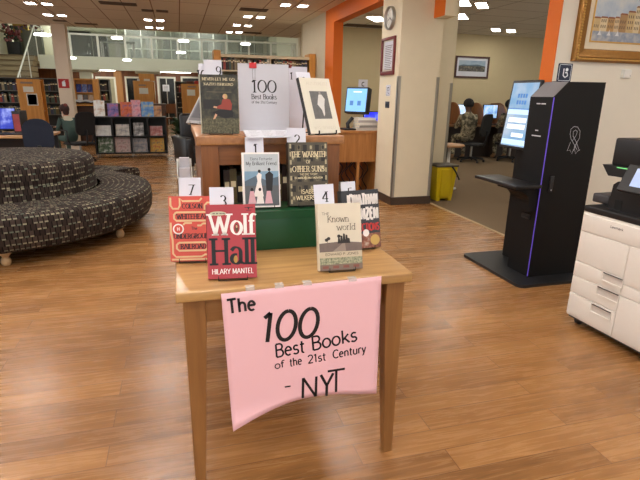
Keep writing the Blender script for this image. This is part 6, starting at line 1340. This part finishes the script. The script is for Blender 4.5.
# leafy plant / dark figure left of the case: potted plant
q = AX(180, 120, 1, 12.2); t = thing('potted_plant', 'dark green potted plant behind the black leather armchair', 'plant', (q.x - .05, 12.2, 0)); b = MB(); b.lathe([(0, 0), (.12, 0), (.17, .3), (.18, .32), (.15, .32), (.13, .28), (0, .28)], mat('plant_pot', rgb(58, 56, 54), .6), 24); b.build('pot', t)
lf = mat('leaf_green', rgb(44, 70, 40), .6, var=.3, scale=30); b = MB(); pl = random.Random(4)
for k in range(60):
    a, e_ = pl.uniform(0, 2 * PI), pl.uniform(.3, 1.3); L_ = pl.uniform(.2, .42); d = Vector((math.cos(a) * math.cos(e_), math.sin(a) * math.cos(e_), math.sin(e_))); s_v = d.cross(Vector((0, 0, 1))).normalized() * .045; p0 = Vector((0, 0, .3 + pl.random() * .3)); m1 = p0 + d * L_ * .55; p1 = p0 + d * L_ - Vector((0, 0, .08)); b.add([p0, m1 - s_v, p1, m1 + s_v, m1 + Vector((0, 0, .015))], [(0, 1, 4), (1, 2, 4), (2, 3, 4), (3, 0, 4)], lf)
o = b.build('leaves', t); b = MB(); b.tube([(0, 0, .28), (.01, 0, .62)], .012, mat('stem', rgb(80, 70, 40), .7), 6); b.build('stem', t)

# ------------------------------------------------------------------ balcony railing and upper floor
wr_ = mat('railing_white', rgb(236, 236, 226), .4)
pane_m = mat('railing_glass', rgb(214, 220, 214), .05, alpha=.1, var=0)
t = thing('balcony_railing', 'white balcony railing with clear glass panes across the atrium', 'railing', (0, 0, 0)); us = [71.3, 98.7, 125.8, 152, 178, 202, 226, 249, 271, 292]
xs = [AX(u, 52, 1, SLB + .02).x for u in us]; xs = [x for x in xs if x < 4.5] + [4.56]; zr0, zr1 = 2.5, AX(120, 36.8, 1, SLB).z
for x in xs: b = MB(); b.box(x - .035, x + .035, SLB, SLB + .05, zr0, zr1, wr_); b.build('post', t)
b = MB(); b.box(xs[0] - .05, xs[-1] + .04, SLB - .01, SLB + .06, zr1, zr1 + .06, wr_); b.build('top_rail', t)
for a_, c_ in zip(xs, xs[1:]): b = MB(); b.box(a_ + .036, c_ - .036, SLB + .02, SLB + .03, zr0 + .02, zr1 - .001, pane_m); b.build('glass_pane', t)
# glazed partition of the upper floor
xw0 = AX(126, 40, 1, 24).x; mull = mat('mullion_paint', rgb(176, 178, 168), .6); b = MB(); gx_ = [xw0 + k * .62 for k in range(40) if xw0 + k * .62 < 4.5]
for x in gx_: b.box(x - .025, x + .025, 24, 24.06, 2.46, 4.05, mull)
for z in (2.46, 3.1, 3.55, 3.98): b.box(xw0, 4.59, 24, 24.06, z, z + .05, mull)
struct(b, 'window_1', 'white framed glazed partition of the upper floor', 'window')
b = MB(); b.box(xw0, 4.59, 24.03, 24.035, 2.5, 4.0, mat('partition_glass', rgb(206, 208, 202), .05, alpha=.1, var=0)); struct(b, 'window_2', 'greenish glass of the upper floor partition', 'window')
def upper_case(label, u0, u1, vt, y, cols, rows_=4):
    if AX(u1, 48, 1, y).x > 4.5: return
    x0, x1, zt = AX(u0, 48, 1, y).x, AX(u1, 48, 1, y).x, min(4.0, AX((u0 + u1) / 2, vt, 1, y).z); t = thing('cupboard', label, 'cupboard', (x0, y, 2.46)); h = zt - 2.46
    m_ = mat('cup_%d' % cols[0], rgb(*cols), .6); b = MB(); b.box(0, x1 - x0, .02, .4, .05, h, m_); b.build('body', t); b = MB(); b.box(.03, x1 - x0 - .03, .05, .38, 0, .05, black_plastic); b.build('plinth', t)
    n = max(1, int((x1 - x0) / .6)); w_ = (x1 - x0) / n
    for k in range(n): b = MB(); b.box(k * w_ + .01, (k + 1) * w_ - .01, 0, .02, .07, h - .02, m_); b.box(k * w_ + w_ - .07, k * w_ + w_ - .05, -.02, 0, h * .5, h * .6, steel); b.build('door', t)
upper_case('dark tall cupboard on the balcony nearest the slim column', 69, 91, 31, 22.5, (52, 54, 52))
upper_case('dark grey cupboard on the balcony right of the tall dark one', 93, 107.5, 36, 22.6, (64, 64, 62))
for k, (u0, u1, vt, c_) in enumerate(((130, 142, 38, (58, 62, 58)), (146, 158, 37, (96, 96, 90)), (163, 177, 40, (48, 54, 52)), (190, 204, 41, (60, 70, 62)), (208, 222, 42, (84, 84, 78)), (240, 256, 44, (50, 56, 56)), (266, 282, 42, (40, 42, 42)), (288, 300, 46, (90, 96, 90)))):
    upper_case(['dark cupboard behind the upper glazing, leftmost', 'grey cupboard behind the upper glazing, second from the left', 'dark cupboard behind the upper glazing, third from the left', 'green grey cupboard behind the upper glazing, fourth from the left', 'pale grey cupboard behind the upper glazing, fifth from the left', 'dark cupboard behind the upper glazing above the title sheet', 'black cupboard behind the upper glazing right of the title sheet', 'grey cupboard behind the upper glazing, rightmost'][k], u0, u1, vt, 25.5 + .1 * (k % 2), c_)
for k, u in enumerate((110, 127)):
    q = AX(u, 54, 1, 21.5); t = thing('balcony_table', 'grey table with legs on the balcony behind the glass, %s' % ('left one' if k == 0 else 'right one'), 'table', (q.x, 21.5, 2.46)); b = MB(); b.box(-.3, .3, -.3, .3, .66, .7, mat('grey_top', rgb(92, 94, 90), .5)); b.build('tabletop', t)
    for x in (-.26, .26):
        for y_ in (-.25, .25): b = MB(); b.box(x - .02, x + .02, y_ - .02, y_ + .02, 0, .66, steel); b.build('leg', t)
# pendant lamps of the atrium
for k, (u, v, y, s) in enumerate(((42.5, 34.5, 16.5, .46), (117, 38, 17.5, .34), (183.5, 41, 17.5, .34), (245.5, 44, 17.5, .32), (71.5, 58, 19, .3), (127, 60, 19, .28), (181, 52.5, 19, .32))):
    q = AX(u, v, 1, y); t = thing('pendant_lamp', 'white flat pendant lamp in the atrium, %s' % ['large one left of the slim column', 'over the left balcony panes', 'over the middle balcony panes', 'right of the title sheet clip', 'small low one just right of the slim column', 'small low one under the balcony edge', 'small low one above the glass door'][k], 'lamp', (q.x, y, q.z), .5, 'atrium pendant lamps')
    b = MB(); b.rbox(-s * .42, s * .42, -s * .3, s * .3, -.03, .03, pend_m, .02); b.build('lamp_shade', t); b = MB(); b.tube([(0, 0, .03), (0, 0, 5.495 - q.z)], .006, white_paint, 6); b.build('cord', t)
# ------------------------------------------------------------------ staircase
t = thing('staircase', 'beige staircase climbing to the upper landing at the far left', 'stairs', (0, 0, 0)); st_m = mat('stair_beige', rgb(166, 150, 118), .7); n = 14; xs0, xs1 = -6.19, AX(30, 68, 1, 19).x
b = MB()
for k in range(n): b.box(xs0, xs1, 16.1 + k * .28, 20.0, k * 2.46 / n, (k + 1) * 2.46 / n - .03, st_m)
b.build('risers', t); b = MB()
for k in range(n): b.box(xs0, xs1 + .02, 16.07 + k * .28, 16.07 + (k + 1) * .28 + .03, (k + 1) * 2.46 / n - .03, (k + 1) * 2.46 / n, mat('stair_tread', rgb(122, 104, 76), .6))
b.build('treads', t)
b = MB(); b.box(xs0, -4.605, 20.001, 24, 2.2, 2.46, st_m); struct(b, 'floor_landing', 'beige landing at the top of the stairs', 'floor')
b = MB(); b.box(xs0, -4.4, 24, 24.1, 2.46, 4.05, mat('landing_wall', rgb(206, 204, 180), .7)); struct(b, 'wall_landing', 'pale wall behind the landing', 'wall')
t = thing('stair_rail', 'white stair handrail with glass and steel posts beside the staircase', 'railing', (0, 0, 0)); xr_ = xs1 + .065
p0, p1 = (xr_, 16.3, 1.05), (xr_, 20.0, 3.45); b = MB(); b.tube([p0, p1, (xr_ + .02, 20.9, 3.45)], .024, wr_, 10); b.build('handrail', t)
for f in (0, .33, .66, 1): y_ = 16.3 + 3.7 * f; b = MB(); b.tube([(xr_, y_, max(0.0, .176 * math.floor((y_ - 16.1) / .28))), (xr_, y_, 1.05 + 2.4 * f)], .016, wr_, 8); b.build('post', t)
b = MB(); b.add([(xr_, 16.4, .5), (xr_, 19.95, 2.75), (xr_, 19.95, 3.38), (xr_, 16.4, 1.08)], [(0, 1, 2, 3)], pane_m); b.build('glass_pane', t)
# planting and boxes on the landing
def flowers(name, label, x, y, z, w, h, cols, seed, boxm):
    t = thing(name, label, 'plant', (x, y, z)); b = MB(); b.rbox(-w / 2, w / 2, -.15, .15, 0, h, boxm, .01); b.build('planter', t); rf_ = random.Random(seed)
    for cn, c_ in cols:
        b = MB()
        for k in range(26): b.ball((rf_.uniform(-w * .6, w * .6), rf_.uniform(-.15, .12), h + rf_.uniform(.0, .55)), rf_.uniform(.035, .07), mat('petal_%s' % cn, rgb(*c_), .7, var=.3, scale=30), 7, 5)
        b.build('leaves' if cn == 'green' else 'blossoms', t)
q = AX(16, 57, 1, 21); flowers('flower_planter', 'black planter with dark red flowers on the stair landing', q.x, 21, 2.4605, .4, .5, (('red', (120, 52, 56)), ('green', (60, 74, 62)), ('pink', (150, 96, 98))), 1, black_plastic)
q = AX(35, 50, 1, 21.6); flowers('flower_planter', 'grey planter with reddish flowers at the top of the handrail', min(q.x, -4.9), 21.6, 2.4605, .6, .95, (('rust', (112, 48, 36)), ('grey', (130, 116, 128))), 2, mat('planter_grey', rgb(120, 122, 110), .6))
q = AX(23, 37, 1, 22.5); t = thing('yellow_box', 'yellow box on a dark cabinet on the stair landing', 'box', (q.x, 22.5, 2.4605)); b = MB(); b.rbox(-.3, .3, -.15, .15, .0, .95, mat('cab_dark', rgb(110, 112, 96), .6), .01); b.build('cabinet', t); b = MB(); b.rbox(-.28, .24, -.12, .12, .951, 1.25, mat('box_yellow', rgb(190, 160, 60), .6), .01); b.build('box_body', t)
q = AX(14.5, 31.5, 1, 23.97); t = thing('wall_disc', 'round blue grey disc on the pale landing wall', 'decoration', (q.x, 23.995, q.z)); b = MB(); b.M = Matrix.Rotation(PI / 2, 4, 'X'); b.lathe([(0, .03), (.2, .03), (.24, .02), (.25, 0)], mat('disc_blue', rgb(112, 128, 132), .5), 28); b.build('disc', t)
b = MB(); b.tube([(-6.19, 16.2, 1.0), (-6.19, 20.0, 3.4), (-6.19, 23.5, 3.4)], .045, wood('brown_rail', rgb(84, 54, 36), rgb(112, 76, 50), .5, 'Y', .5), 10); tag(b.build('wall_handrail'), 'brown wooden handrail on the white left wall', 'handrail')
